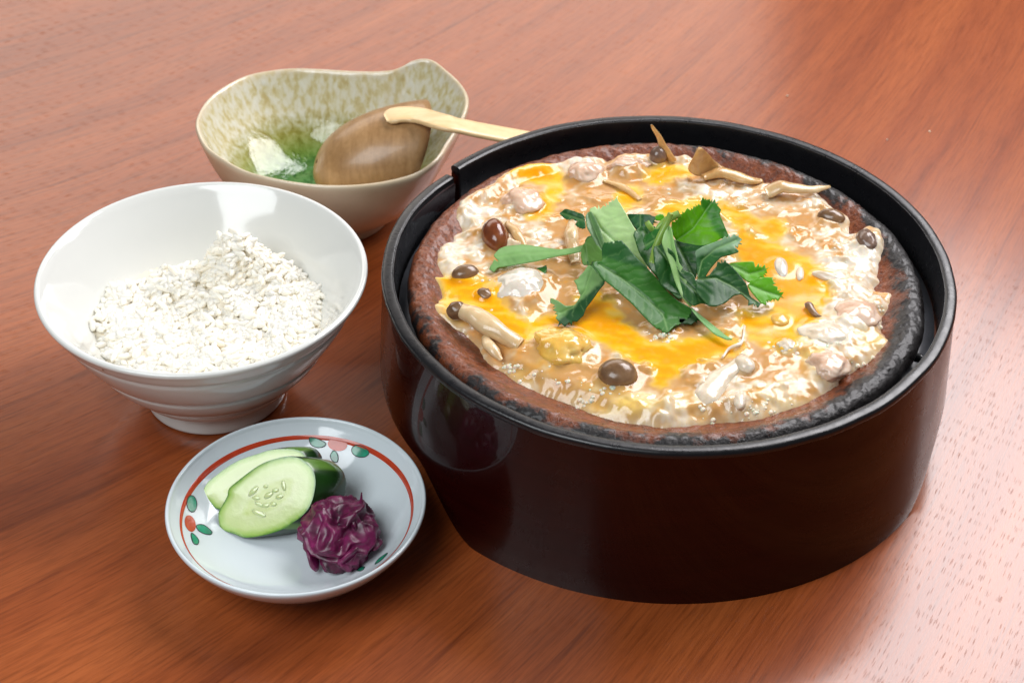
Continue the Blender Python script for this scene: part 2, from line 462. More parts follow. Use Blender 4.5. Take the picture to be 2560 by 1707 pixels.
YOLKS = {  # label: outline, depth of colour
 'left': ([(1104,688),(1128,690),(1150,700),(1185,700),(1210,705),(1238,722),(1247,745),(1262,775),(1290,795),(1320,812),(1347,834),(1318,852),(1290,842),(1250,815),(1220,792),(1190,770),(1160,758),(1122,760),(1108,742),(1113,715)], 0.25),
 'front': ([(1340,806),(1395,790),(1440,770),(1470,730),(1510,745),(1555,800),(1600,842),(1650,858),(1700,850),(1760,848),(1800,840),(1850,862),(1830,880),(1790,893),(1750,905),(1700,925),(1672,945),(1652,965),(1638,930),(1625,905),(1592,908),(1560,886),(1520,862),(1480,846),(1440,832),(1400,842),(1360,852),(1330,832)], 0.42),
 'right': ([(1845,560),(1870,590),(1905,600),(1935,612),(1960,622),(2000,640),(2040,668),(2062,700),(2072,740),(2040,765),(2042,790),(2030,830),(2010,845),(1990,815),(1980,800),(1955,795),(1935,770),(1925,745),(1895,720),(1870,680),(1850,640)], 0.55),
 'upper': ([(1876,558),(1920,550),(1952,558),(1958,582),(1938,598),(1908,580)], 0.7),
 'corner': ([(1272,441),(1310,424),(1350,419),(1392,430),(1402,455),(1400,482),(1386,502),(1374,495),(1369,470),(1340,455),(1300,452)], 0.3),
 'back': ([(1620,442),(1650,420),(1700,416),(1722,425),(1715,440),(1690,442),(1660,458),(1630,456)], 0.5),
 'mid': ([(1546,480),(1590,468),(1594,500),(1567,522),(1555,532),(1546,505)], 0.5),
 'behind': ([(1655,522),(1720,506),(1765,503),(1742,522),(1700,537),(1665,538)], 0.6),
 'beside': ([(1800,508),(1832,522),(1875,543),(1902,560),(1862,562),(1822,547)], 0.8),
 'lower': ([(1850,780),(1900,798),(1945,785),(1985,830),(1990,860),(1960,878),(1900,855),(1865,835)], 0.55),
 'small': ([(1326,520),(1358,498),(1378,520),(1350,548),(1324,542)], 0.8),
}
# soft blobs: px, py, rx, ry (px), colour key, weight, height (cm)
TANS = [(1530,520,70,45,.9),(1640,500,80,40,.6),(1420,520,60,40,.5),(1450,720,70,60,.9),(1620,800,70,25,.5),(1950,560,110,45,.55),(1990,545,60,35,.5),(1750,930,110,50,.9),
        (1905,900,90,60,.8),(1850,830,70,40,.6),(1960,920,70,40,.6),(1330,900,90,40,.45),(1440,955,100,40,.55),(1260,850,70,50,.5),(1650,470,90,35,.6),(2070,600,60,40,.4),(1740,470,60,30,.4),
        (1420,660,60,80,.9),(1860,750,60,50,.6)]
WHITES = [(1190,540,50,35,.9),(1130,640,40,50,1.0),(1165,610,50,40,.6),(1450,415,70,22,.9),(1340,600,80,60,.55),(1300,560,60,50,.6),(2150,640,60,80,.95),(2090,690,80,50,.8),(2060,500,60,30,.8),
          (2120,760,60,60,.8),(2080,840,80,50,.9),(1985,870,30,35,.6),(1790,960,60,50,.9),(1850,985,30,40,.8),(1650,1015,70,30,.9),(1560,1010,70,25,.5),(1400,1000,50,30,.3),(1950,990,60,30,.8),(2090,930,60,40,.7),
          (1830,530,60,20,.5),(1775,490,70,30,.8),(1930,500,60,30,.5),(1960,630,30,60,.5)]
PALEY = [(1098,700,22,25,1.),(1098,760,26,26,1.),(1130,790,35,14,.8),(1570,1010,80,22,.9),(1480,985,60,22,.5),(1400,880,55,40,.5),(2040,905,45,30,.6),(2180,850,35,25,.6),(1345,800,45,18,.6),(1330,925,80,20,.4),
         (1960,1000,60,22,.5),(1700,1000,50,25,.4),(1850,640,35,30,.6)]

def egg_field():
    st = 0.03
    out = smoothpoly(S(OUT), 3)
    lo = out.min(0) - 0.25; hi = out.max(0) + 0.25
    xs = np.arange(lo[0], hi[0], st); ys = np.arange(lo[1], hi[1], st)
    X, Y = np.meshgrid(xs, ys, indexing='ij')
    wx = 0.10 * fbm(X * 1.9, Y * 1.9, 1, 3); wy = 0.10 * fbm(X * 1.9 + 40, Y * 1.9, 2, 3)
    wx2 = wx + 0.09 * gnoise(X * 4.5, Y * 4.5, 3); wy2 = wy + 0.09 * gnoise(X * 4.5 + 9, Y * 4.5, 4)
    E = polysdf(X + 0.5 * wx2, Y + 0.5 * wy2, out)
    def blob(lst, warp=1.0):
        acc = np.zeros_like(X)
        for (px, py, rx, ry, w) in lst:
            c = P(px, py, ZS); ax = rx / 67.7; ay = ry / 41.7
            d = ((X + 2.2 * wx2 * warp - c[0]) / ax) ** 2 + ((Y + 2.2 * wy2 * warp - c[1]) / ay) ** 2
            acc = np.maximum(acc, w * np.exp(-0.9 * d))
        return acc
    T = blob(TANS); Wt = blob(WHITES); PY = blob(PALEY)
    f1 = fbm(X * 1.5 + wx * 4, Y * 1.5 + wy * 4, 21, 5, 0.55)
    f2 = fbm(X * 4.2 + wx * 6, Y * 4.2 + wy * 6, 22, 4, 0.55)
    f3 = fbm(X * 11 + wx * 8, Y * 11 + wy * 8, 23, 3, 0.6)
    rightness = sstep(4.0, 11.0, X)
    white = sstep(-0.10, 0.62, f1 * 0.85 + f2 * 0.10 + f3 * 0.02 + 1.0 * Wt - 0.8 * T + 0.14 * rightness + 0.05)
    # colours are the food's own: broth, set white, foam, yolk
    broth = np.array(lin(200, 152, 94)); broth2 = np.array(lin(204, 158, 104)); cream = np.array(lin(220, 198, 162)); wht = np.array(lin(234, 226, 210))
    pale = np.array(lin(238, 205, 112)); yol = np.array(lin(248, 186, 14)); deep = np.array(lin(243, 162, 6)); amber = np.array(lin(226, 150, 40))
    mix = lambda a, b, t: a * (1 - t[..., None]) + b * t[..., None]
    col = mix(np.broadcast_to(broth, X.shape + (3,)), broth2, sstep(-0.1, 0.7, .8 * f1 + .25 * f2 + 0.3 * T))
    col = mix(col, cream, white)
    col = mix(col, wht, sstep(0.55, 1.0, white) * sstep(-0.1, 0.5, f2 + 0.6 * Wt))
    oran = sstep(0.25, 0.6, fbm(X * 2.6 + 5 + wx * 7, Y * 2.6 + wy * 7, 33, 4)) * (1 - 0.7 * Wt)
    col = mix(col, amber, 0.6 * oran)
    col = mix(col, pale, np.clip(PY * 1.1 + 0.25 * f2 * PY, 0, 1) * 0.85)
    edgew = (1 - sstep(0.0, 0.3, E))
    col = mix(col, cream, 0.45 * edgew)
    # yolk pools
    Ym = np.zeros_like(X); Yid = np.zeros(X.shape, int); names = list(YOLKS)
    streak = fbm(X * 0.8 + 3 * wx, Y * 2.6 + 3 * wy + 0.5 * X, 44, 2, .4)
    for k, nm in enumerate(names):
        pts, dp = YOLKS[nm]
        poly = smoothpoly(S(pts), 4)
        b0, b1 = poly.min(0) - 0.6, poly.max(0) + 0.6
        i0, i1 = np.searchsorted(xs, [b0[0], b1[0]]); j0, j1 = np.searchsorted(ys, [b0[1], b1[1]])
        sl = (slice(i0, i1), slice(j0, j1))
        d = polysdf(X[sl] + 1.3 * wx2[sl], Y[sl] + 1.3 * wy2[sl], poly)
        soft = 0.16 if dp < 0.6 else 0.26
        m = sstep(-soft, soft * 0.8, d + 0.06 + 0.05 * f2[sl])
        hold = sstep(-1.0, 0.0, -np.abs(f3[sl]) * (0.2 + dp))           # lets broth show through thin yolk
        m = m * (1 - 0.35 * dp * sstep(0.1, 0.6, f2[sl]))
        yc = mix(np.broadcast_to(yol, X[sl].shape + (3,)), deep, sstep(-0.15, 0.5, d * 0.8 + 0.55 * streak[sl] + 0.35 * (dp - 0.4)))
        yc = mix(yc, pale, 0.55 * sstep(0.15, 0.6, -streak[sl]) * (1 - sstep(0.1, 0.5, d)))
        col[sl] = mix(mix(col[sl], np.broadcast_to(pale, X[sl].shape + (3,)), 0.7 * sstep(-0.34, -0.08, d)), yc, m)
        Yid[sl] = np.where((m > 0.5) & (m > Ym[sl]), k + 1, Yid[sl]); Ym[sl] = np.maximum(Ym[sl], m)
    # height
    R = np.hypot(X - PC[0], Y - PC[1])
    rim = 0.30 * np.sqrt(np.clip(E / 0.34, 0, 1))
    inside = sstep(0.0, 0.9, E)
    base = (pan_z(R) - 0.06 + rim) * (1 - inside) + (ZS + 0.02 * fbm(X * .5, Y * .5, 50, 2)) * inside
    rough = 1 - sstep(0.15, 0.85, Ym)
    g1 = fbm(X * .85 + wx * 3, Y * .95 + wy * 3, 91, 2, .38); g2 = fbm(X * 2.2 + wx * 5, Y * 2.6 + wy * 5, 92, 2, .35); f2s = fbm(X * 6.5 + wx * 8, Y * 7.5 + wy * 8, 93, 2, .4)
    calm = sstep(-.25, .35, fbm(X * .55 + 11, Y * .62, 101, 2)); calm = np.maximum(calm, (X < 0.0) * sstep(.3, .7, Wt)); busy = .15 + .85 * (1 - calm)
    H = (1 - .35 * np.clip(T, 0, 1)) * (0.26 * g1 * rough + 0.05 * g2 * rough * busy + 0.008 * f2s * rough * busy) + 0.10 * Wt * rough
    H += 0.03 * Ym * gnoise(X * .8, Y * 1.1, 97)
    # ridged film wrinkles in the set white
    rid = 1 - np.abs(fbm(X * 1.3 + wx * 9, Y * 1.9 + wy * 9, 61, 2)); H += 0.05 * busy * sstep(0.70, 1.0, rid) * rough * white
    # bubbles: clusters of small domes in the broth
    gate = sstep(0.05, 0.35, fbm(X * 0.9 + 7, Y * 0.9, 71, 3) + 0.10) * rough
    bub = np.zeros_like(X)
    for sc_, amp, prob in ((3.0, 0.09, .88), (5.5, 0.05, .82), (9.0, 0.025, .75)):
        d, idr = worley(X * sc_, Y * sc_, int(sc_ * 10))
        rad = 0.22 + 0.2 * ((idr * 7.3) % 1)
        dome = np.sqrt(np.clip(1 - (d / rad) ** 2, 0, 1)) * (idr > prob)
        H += amp * dome * gate * busy * rad / 0.3; bub = np.maximum(bub, dome * gate)
    H *= sstep(0.02, 0.5, E)
    Z = base + H
    lvl = ZS + 0.015; inn = sstep(.25, .7, E)
    dep = np.clip(lvl - Z, 0, 1) * inn
    k_ = 0.03; top = 0.5 * (Z + lvl + np.sqrt((Z - lvl) ** 2 + k_ * k_)) - 0.25 * k_
    Z = Z * (1 - inn) + top * inn
    soak = (1 - np.exp(-dep / 0.045)) * (1 - Ym)
    col = mix(col, col * np.array([.86, .70, .50]) * .45 + broth2 * .55, .52 * soak)
    Z = np.where(E < 0, pan_z(R) - 0.06 + E * 0.8, Z)
    def blur(a, sg):
        k = np.exp(-0.5 * (np.arange(-6, 7) / sg) ** 2); k /= k.sum()
        for ax in (0, 1): a = sum(w * np.roll(a, q - 6, ax) for q, w in enumerate(k))
        return a
    Z = blur(Z, 2.0); col = blur(col, 1.3)
    col = mix(col, np.array(lin(206, 164, 116)), 0.35 * np.clip(bub, 0, 1) * (1 - Ym))
    return X, Y, Z, E, col, Ym, Yid, white, names
EX, EY, EZ, EE, ECOL, EYM, EYID, EWH, ENAMES = egg_field()

def egg_z(x, y):
    i = int(np.clip(round((x - EX[0, 0]) / 0.03), 0, EX.shape[0] - 1)); j = int(np.clip(round((y - EY[0, 0]) / 0.03), 0, EX.shape[1] - 1))
    return EZ[i, j]

M_egg = Mat('simmered_egg')
_mk = M_egg.attr('wet', 'Fac')
M_egg.set(Base_Color=M_egg.attr('tint'), Roughness=0.14, Specular_IOR_Level=0.5, Subsurface_Weight=0.4, Subsurface_Scale=0.0025,
          Subsurface_Radius=(0.6, 0.5, 0.25), Coat_Weight=0.22, Coat_Roughness=0.06,
          Normal=M_egg.bump(M_egg.math('MULTIPLY', M_egg.noise(520, 5, 0.65).outputs['Fac'], _mk), 0.03, 0.0010))

LUMP_SKIRTS = []
def egg_mesh():
    global EZ
    for (c, rx, ry, h) in LUMP_SKIRTS:                       # film of egg climbing round the pieces
        d = np.sqrt(((EX - c[0]) / rx) ** 2 + ((EY - c[1]) / ry) ** 2)
        EZ = EZ + h * np.exp(-np.clip(d - 0.75, 0, None) ** 2 * 9) * (EE > 0.05)
    root = thing('egg_stew', 'bubbling half set egg and mushroom stew filling the clay pan', 'stew', (PC[0], PC[1], 6.0))
    dzx = np.gradient(EZ, 0.03, axis=0); dzy = np.gradient(EZ, 0.03, axis=1)
    N = np.stack([-dzx, -dzy, np.ones_like(EZ)], -1); N /= np.linalg.norm(N, axis=-1, keepdims=True)
    nu, nv = EX.shape
    F = gridfaces(nu, nv)
    e = EE.ravel(); keep = (e[F] > -0.12).any(1); F = F[keep]
    fid = np.array(EYID.ravel())[F].max(1)
    V = np.stack([EX, EY, EZ], -1).reshape(-1, 3); Cc = ECOL.reshape(-1, 3); Nn = N.reshape(-1, 3); wet = (1 - sstep(.3, .9, EYM)).ravel()
    for k in range(len(ENAMES) + 1):
        f = F[fid == k]
        if not len(f): continue
        used, inv = np.unique(f, return_inverse=True)
        nm = 'egg_white' if k == 0 else 'yolk'
        mk(nm, V[used], inv.reshape(-1, 4), M_egg.m, root, col=Cc[used], attrs={'wet': wet[used]}, normals=Nn[used])

# ================================================================== PIECES IN THE STEW
def food(name, base, dark, light=None, rough=0.18, sss=0.25, scale=130, coat=0.5, bump=0.25):
    m = Mat(name)
    n = m.noise(scale, 5, 0.6).outputs['Fac']; n2 = m.noise(scale * 5, 3).outputs['Fac']
    c = m.ramp(n, [(0.28, dark), (0.5, base), (0.75, light or base)])
    m.set(Base_Color=c, Roughness=rough, Subsurface_Weight=sss, Subsurface_Scale=0.002, Subsurface_Radius=(1, .6, .4), Coat_Weight=coat, Coat_Roughness=0.07,
          Normal=m.bump(m.math('ADD', n, m.math('MULTIPLY', n2, 0.4)), bump, 0.0008))
    return m.m
MF = {
 'cap_red': food('cap_red_brown', lin(118, 60, 30), lin(76, 34, 18), lin(146, 86, 48), 0.2, 0.1, 90, 0.5, 0.2),
 'cap_brown': food('cap_brown', lin(126, 96, 68), lin(88, 60, 40), lin(152, 120, 90), 0.24, 0.15, 120, 0.4, 0.3),
 'cap_grey': food('cap_grey_brown', lin(120, 96, 82), lin(88, 66, 54), lin(146, 122, 106), 0.24, 0.15, 120, 0.4, 0.3),
 'stem': food('mushroom_flesh', lin(216, 184, 136), lin(180, 132, 82), lin(232, 208, 168), 0.24, 0.3, 80),
 'tan': food('mushroom_tan', lin(204, 164, 106), lin(160, 110, 58), lin(224, 190, 138), 0.26, 0.3, 90),
 'chicken': food('chicken_pink', lin(222, 190, 164), lin(204, 156, 122), lin(234, 214, 196), 0.2, 0.35, 110),
 'white': food('white_curd', lin(230, 216, 194), lin(212, 186, 150), lin(238, 230, 216), 0.2, 0.35, 120, 0.5, 0.35),
 'clear': food('clear_white', lin(222, 214, 200), lin(190, 178, 152), lin(234, 230, 222), 0.10, 0.4, 70, 0.8, 0.4),
 'yellow': food('yellow_curd', lin(236, 190, 92), lin(222, 160, 52), lin(240, 212, 140), 0.16, 0.35, 90, 0.7, 0.3),
}
def lump(name, label, cat, px, py, r, mat, rot=0.0, up=0.0, amp=0.14, freq=1.6, seed=1.0, group=None, skirt=0.14, squash=None, tilt=0.0, hole=False):
    """a rounded, uneven piece lying half sunk in the egg: r = (rx, ry, rz) in cm"""
    c = P(px, py, ZS + (0.06 if cat == 'mushroom' else 0.02) + up)
    if cat == 'chicken': amp *= 1.8
    V, F = sphere(44, 24)
    if squash: V = np.sign(V) * np.abs(V) ** squash
    n = n3(V, freq, seed); n2 = n3(V, freq * 3.1, seed + 5)
    V = V * (1 + amp * n + amp * 0.35 * n2)[:, None] * np.asarray(r)
    a = math.radians(rot); tl = math.radians(tilt)
    V = V @ np.array([[math.cos(tl), 0, math.sin(tl)], [0, 1, 0], [-math.sin(tl), 0, math.cos(tl)]]).T
    V = V @ np.array([[math.cos(a), -math.sin(a), 0], [math.sin(a), math.cos(a), 0], [0, 0, 1]]).T
    o = mk(name, V + c, F, MF[mat], pivot=c)
    if skirt: LUMP_SKIRTS.append((c, max(r[0], r[1]) * 1.0, max(r[0], r[1]) * 1.0, skirt))
    return tag(o, label, cat, group)
G_SH = 'shimeji mushroom caps in the egg stew'
lump('mushroom', 'large glossy red brown mushroom cap upper left, beside its bent stem', 'mushroom', 1238, 592, (.52, .86, .62), 'cap_red', 12, .12, .05, 1.0, 2, G_SH)
lump('mushroom', 'flat brown mushroom cap at the left edge above the yellow yolk', 'mushroom', 1163, 684, (.52, .36, .32), 'cap_brown', 14, .05, .06, 1.0, 3, G_SH)
lump('mushroom', 'tiny brown mushroom cap sunk in the left yolk pool', 'mushroom', 1211, 736, (.27, .33, .22), 'cap_brown', 40, .03, .12, 1.6, 4, G_SH)
lump('mushroom', 'round brown mushroom cap in front, ringed with foam', 'mushroom', 1544, 936, (.70, .62, .52), 'cap_brown', -14, .10, .04, 1.0, 5, G_SH)
lump('mushroom', 'small grey brown mushroom cap at the back below the upright strip', 'mushroom', 1645, 393, (.36, .36, .46), 'cap_grey', 0, .16, .05, 1.0, 6, G_SH)
lump('mushroom', 'flat brown mushroom cap near the right back rim, edged in white', 'mushroom', 2078, 543, (.54, .34, .30), 'cap_brown', -20, .06, .06, 1.0, 7, G_SH)
lump('mushroom', 'purplish brown mushroom cap at far right beside the pan rim', 'mushroom', 2166, 602, (.40, .58, .36), 'cap_grey', 8, .10, .12, 1.6, 8, G_SH)
G_CH = 'chicken pieces in the egg stew'
G_EG = 'lumps of set egg in the stew'
lump('chicken_piece', 'pink chicken piece upper left, under the small orange yolk', 'chicken', 1306, 505, (.80, .74, .38), 'chicken', -30, .02, .16, 1.3, 12, G_CH, squash=.8)
lump('chicken_piece', 'rounded pale chicken piece at the back left with white highlights', 'chicken', 1462, 434, (.76, .60, .42), 'chicken', 20, .06, .14, 1.6, 13, G_CH)
lump('chicken_piece', 'flat chicken piece at the back, left of the grey mushroom cap', 'chicken', 1572, 417, (.80, .44, .32), 'chicken', 10, .05, .2, 1.8, 14, G_CH)
lump('chicken_piece', 'pinkish chicken piece at far right in white foam', 'chicken', 2140, 785, (.86, .80, .30), 'chicken', -20, .03, .14, 1.4, 15, G_CH)
lump('chicken_piece', 'whitish chicken piece at lower right inside the clay rim', 'chicken', 2070, 915, (.62, .70, .32), 'chicken', 35, .04, .16, 1.6, 16, G_CH, squash=.8)
lump('chicken_piece', 'egg coated yellow chicken piece left of the round brown cap', 'chicken', 1405, 870, (1.12, .92, .48), 'yellow', -35, .04, .20, 1.5, 17, G_CH)
lump('egg_curd', 'clear glossy dome of set egg white on the left beside the yolk', 'egg', 1304, 728, (1.05, 1.12, .62), 'clear', -20, -.16, .16, 1.7, 18, G_EG, skirt=0.2)
lump('egg_curd', 'bluish pale block of egg white in the right yolk pool', 'egg', 1953, 668, (.26, .62, .16), 'clear', 0, .0, .10, 1.4, 19, G_EG, skirt=0.02)
lump('egg_curd', 'slim white crescent of curd in the right yolk pool', 'egg', 2000, 684, (.15, .42, .14), 'white', -8, .02, .12, 1.4, 20, G_EG, skirt=0.0)
lump('egg_curd', 'long white curd stretching right of the orange yolk pool', 'egg', 2070, 694, (.62, .20, .20), 'white', -28, .08, .14, 1.6, 21, G_EG, skirt=0.06)
lump('egg_curd', 'foamy white curd at right below the pink chicken piece', 'egg', 2065, 836, (.92, .66, .30), 'white', -10, .04, .24, 2.0, 22, G_EG)
lump('egg_curd', 'small foamy white curd between the orange yolk patches, lower right', 'egg', 1968, 866, (.36, .38, .20), 'white', 0, .03, .24, 2.2, 23, G_EG)
lump('egg_curd', 'round white knob of curd at the front end of the yolk pool', 'egg', 1862, 912, (.32, .42, .28), 'white', 30, .12, .10, 1.4, 24, G_EG)
lump('egg_curd', 'small yellowish white curd knob in the lower right yolk', 'egg', 1950, 800, (.32, .36, .18), 'yellow', 30, .02, .10, 1.4, 26, G_EG, skirt=0.03)
lump('egg_curd', 'upright white curd near the front rim, right of the long curd', 'egg', 1850, 1000, (.20, .46, .20), 'white', -8, .04, .16, 1.8, 27, G_EG)

def strip(name, label, cat, pts, rad, mat, flat=0.45, group=None, n=12, seed=0, up=(0, 0, 1)):
    """pts: (px, py, z) path"""
    p = np.array([P(a, b, z) for a, b, z in pts])
    path = crom(p, 5); rr = np.interp(np.linspace(0, 1, len(path)), np.linspace(0, 1, len(rad)), rad)
    V, F = tube(path, rr, n, flat, up)
    V = V + 0.05 * np.stack([n3(V, 2.2, seed + k) for k in range(3)], -1)
    o = mk(name, V, F, MF[mat], pivot=path[0])
    return tag(o, label, cat, group)
G_ST = 'mushroom strips in the egg stew'
strip('mushroom_strip', 'thin tapered mushroom strip standing up at the back rim', 'mushroom', [(1629, 313, 7.75), (1640, 332, 7.4), (1655, 358, 6.95), (1670, 385, 6.5), (1682, 404, 6.15)], [.05, .10, .15, .17, .2], 'tan', .5, G_ST, up=(0, 1, 0.3))
strip('mushroom_strip', 'long pale mushroom strip pointing right, its tip on the clay rim', 'mushroom', [(1915, 482, 6.3), (1950, 468, 6.5), (1985, 471, 6.5), (2030, 474, 6.45), (2055, 470, 6.5), (2077, 466, 6.6)], [.3, .36, .28, .2, .14, .07], 'stem', .6, G_ST)
strip('mushroom_strip', 'tan mushroom strip running down from the pointed mushroom flap', 'mushroom', [(1755, 445, 6.35), (1800, 432, 6.45), (1840, 440, 6.4), (1876, 452, 6.3), (1905, 452, 6.2)], [.2, .3, .3, .24, .1], 'tan', .6, G_ST)
strip('mushroom_strip', 'short pale mushroom strip lying below the left front mushroom', 'mushroom', [(1212, 842, 6.25), (1222, 862, 6.3), (1238, 880, 6.25), (1252, 898, 6.15)], [.14, .22, .2, .08], 'stem', .7, G_ST)
strip('mushroom_strip', 'bent tan stem beside the large red brown cap', 'mushroom', [(1268, 560, 6.3), (1285, 575, 6.4), (1300, 596, 6.35), (1313, 622, 6.2)], [.15, .2, .18, .1], 'tan', .7, G_ST)
strip('mushroom_strip', 'hooked brown mushroom stem sunk in the right yolk pool', 'mushroom', [(2012, 764, 6.25), (2022, 762, 6.3), (2030, 775, 6.25), (2045, 790, 6.2), (2062, 795, 6.1)], [.1, .15, .14, .12, .06], 'cap_brown', .8, G_ST)
strip('mushroom_strip', 'pale upright mushroom strip left of the green leaves', 'mushroom', [(1432, 555, 6.3), (1428, 590, 6.35), (1434, 625, 6.3), (1440, 660, 6.2)], [.2, .26, .26, .2], 'stem', .6, G_ST)
strip('mushroom_strip', 'faint tan mushroom strip under the egg left of the leaf stem', 'mushroom', [(1508, 452, 6.18), (1560, 470, 6.2), (1600, 500, 6.2)], [.1, .2, .1], 'tan', .5, G_ST)
strip('curd_strand', 'thin white forked strand of curd on the front right yolk', 'egg', [(1806, 892, 6.22), (1822, 872, 6.26), (1848, 860, 6.3), (1858, 845, 6.3), (1862, 815, 6.26)], [.04, .06, .09, .04, .05], 'white', .8, group=G_EG)
strip('egg_curd', 'long white bone shaped curd across the front of the stew', 'egg', [(1866, 900, 6.2), (1832, 922, 6.18), (1800, 945, 6.12), (1780, 972, 6.06), (1765, 998, 6.02), (1752, 1016, 5.98)], [.36, .30, .42, .50, .48, .2], 'white', .6, group=G_EG)
def front_mushroom():
    root = thing('oyster_mushroom', 'long oyster mushroom with brown cap end at the left front edge', 'mushroom', P(1141, 777, 6.2), G_ST)
    p = np.array([P(a, b, z) for a, b, z in [(1150, 772, 6.5), (1175, 784, 6.55), (1210, 805, 6.5), (1250, 832, 6.4), (1300, 862, 6.15)]])
    path = crom(p, 6); rr = np.interp(np.linspace(0, 1, len(path)), [0, .25, .6, 1], [.26, .40, .44, .30])
    V, F = tube(path, rr, 16, .75); V = V + 0.07 * np.stack([n3(V, 1.6, 3 + k) for k in range(3)], -1)
    mk('stem', V, F, MF['stem'], root)
    V, F = sphere(30, 18); V = V * (1 + .15 * n3(V, 1.5, 3))[:, None] * np.array([.36, .34, .34])
    mk('cap', V + P(1142, 776, 6.48), F, MF['cap_brown'], root)
front_mushroom()

# sheets cut out along an outline (mushroom flap, leaves): real thickness, bent in depth
def pip(pts, poly):
    x, y = pts[:, 0], pts[:, 1]; ins = np.zeros(len(pts), bool)
    for k in range(len(poly)):
        ax, ay = poly[k]; bx, by = poly[(k + 1) % len(poly)]
        c = ((ay <= y) & (by > y)) | ((by <= y) & (ay > y))
        ins ^= c & (x < ax + (y - ay) / ((by - ay) or 1e-9) * (bx - ax))
    return ins
def fill(poly, step):
    """triangulated outline with inner points"""
    poly = np.asarray(poly, float)
    lo, hi = poly.min(0), poly.max(0)
    gx, gy = np.meshgrid(np.arange(lo[0], hi[0], step), np.arange(lo[1], hi[1], step * .87), indexing='ij')
    gx = gx + (np.arange(gx.shape[1]) % 2)[None] * step * .5
    g = np.stack([gx.ravel(), gy.ravel()], -1)
    sd = polysdf(g[:, 0], g[:, 1], poly); g = g[sd > step * .45]
    allp = [Vector(p) for p in np.vstack([poly, g])]
    n = len(poly)
    vv, ee, ff, *_ = geometry.delaunay_2d_cdt(allp, [(i, (i + 1) % n) for i in range(n)], [list(range(n))], 1, 1e-4)
    return np.array([tuple(v) for v in vv]), [tuple(f) for f in ff]
def resample(poly, d):
    out = []
    for k in range(len(poly)):
        a, b = np.array(poly[k], float), np.array(poly[(k + 1) % len(poly)], float)
        m = max(1, int(np.linalg.norm(b - a) / d))
        for t in np.arange(m) / m: out.append(a + (b - a) * t)
    return np.array(out)

def flap():
    poly = smoothpoly([(1722, 421), (1732, 395), (1749, 370), (1768, 382), (1783, 400), (1800, 416), (1826, 432), (1800, 440), (1770, 440), (1740, 437)], 3)
    v, f = fill(resample(poly, 3), 4)
    vv = 440 - v[:, 1]
    z = 6.2 + vv / 67.7 * 1.35 + 0.10 * np.sin((v[:, 0] - 1720) / 14.0)
    W = P(v[:, 0], v[:, 1], z)
    o = mk('maitake_mushroom', W, f, MF['tan'], pivot=W.mean(0)); solid(o, 0.14)
    tag(o, 'pointed tan mushroom flap standing at the back of the stew', 'mushroom', G_ST)
flap()
egg_mesh()

# bubbles riding on the broth
M_bub = Mat('bubble_film'); M_bub.set(Base_Color=lin(240, 226, 202), Roughness=0.2, Specular_IOR_Level=0.5, Coat_Weight=0.4, Coat_Roughness=0.02, Subsurface_Weight=0.5, Subsurface_Scale=0.001)
def bubbles():
    V0, F0 = sphere(12, 7); Vs = []; Fs = []; k = 0
    rs = random.Random(3)
    spots = [(1655, 845, 34, 16, 34), (1515, 965, 34, 20, 34), (1490, 985, 60, 10, 20), (1270, 905, 40, 16, 30), (1410, 955, 36, 12, 16), (1780, 1020, 22, 16, 14), (2165, 900, 40, 16, 40), (2120, 925, 40, 10, 40),
             (2200, 760, 22, 40, 24), (1860, 500, 24, 10, 14), (1900, 515, 20, 8, 12), (1215, 800, 30, 30, 10), (1250, 540, 40, 26, 18), (2080, 850, 60, 30, 40), (1930, 1010, 60, 14, 30), (1860, 1020, 50, 12, 30),
             (1950, 870, 30, 20, 20), (1800, 980, 30, 30, 20), (2090, 620, 60, 30, 30), (1650, 470, 60, 20, 14), (1330, 930, 60, 14, 20), (1230, 700, 24, 16, 10)]
    for (px, py, sx, sy, n) in spots:
        for _ in range(int(n * .55)):
            c = P(px + rs.gauss(0, .5) * sx, py + rs.gauss(0, .5) * sy, ZS)
            r = rs.choice((.025, .03, .035, .05, .07, .09, .11))
            z = egg_z(c[0], c[1])
            Vs.append(V0 * r * np.array([1, 1, .8]) + np.array([c[0], c[1], z - r * .5])); Fs.append(F0 + k); k += len(V0)
    o = mk('broth_bubbles', np.vstack(Vs), np.vstack(Fs), M_bub.m)
    tag(o, 'clusters of tiny foam bubbles riding on the hot broth', 'bubbles', None, 'stuff')
bubbles()

# ================================================================== MITSUBA LEAVES
M_leaf = Mat('leaf')
lt = M_leaf.attr('tint'); ln_ = M_leaf.noise(240, 4).outputs['Fac']
lc = M_leaf.mix(1.0, lt, M_leaf.ramp(ln_, [(0.3, (.93, .93, .93)), (0.7, (1.06, 1.06, 1.06))]), 'MULTIPLY')
M_leaf.set(Base_Color=lc, Roughness=0.42, Specular_IOR_Level=0.4, Coat_Weight=0.15, Coat_Roughness=0.25)
_tr = M_leaf.node('ShaderNodeBsdfTranslucent', {'Color': M_leaf.mix(1.0, lc, (1.5, 1.9, 0.5), 'MULTIPLY')})
_mx = M_leaf.node('ShaderNodeMixShader', {0: 0.30, 1: M_leaf.b.outputs[0], 2: _tr.outputs[0]})
M_leaf.t.links.new(_mx.outputs[0], M_leaf.out.inputs['Surface'])
M_stem = simple('leaf_stem', lin(140, 178, 84), 0.3, sss=0.3, noise=0.15, nscale=90)

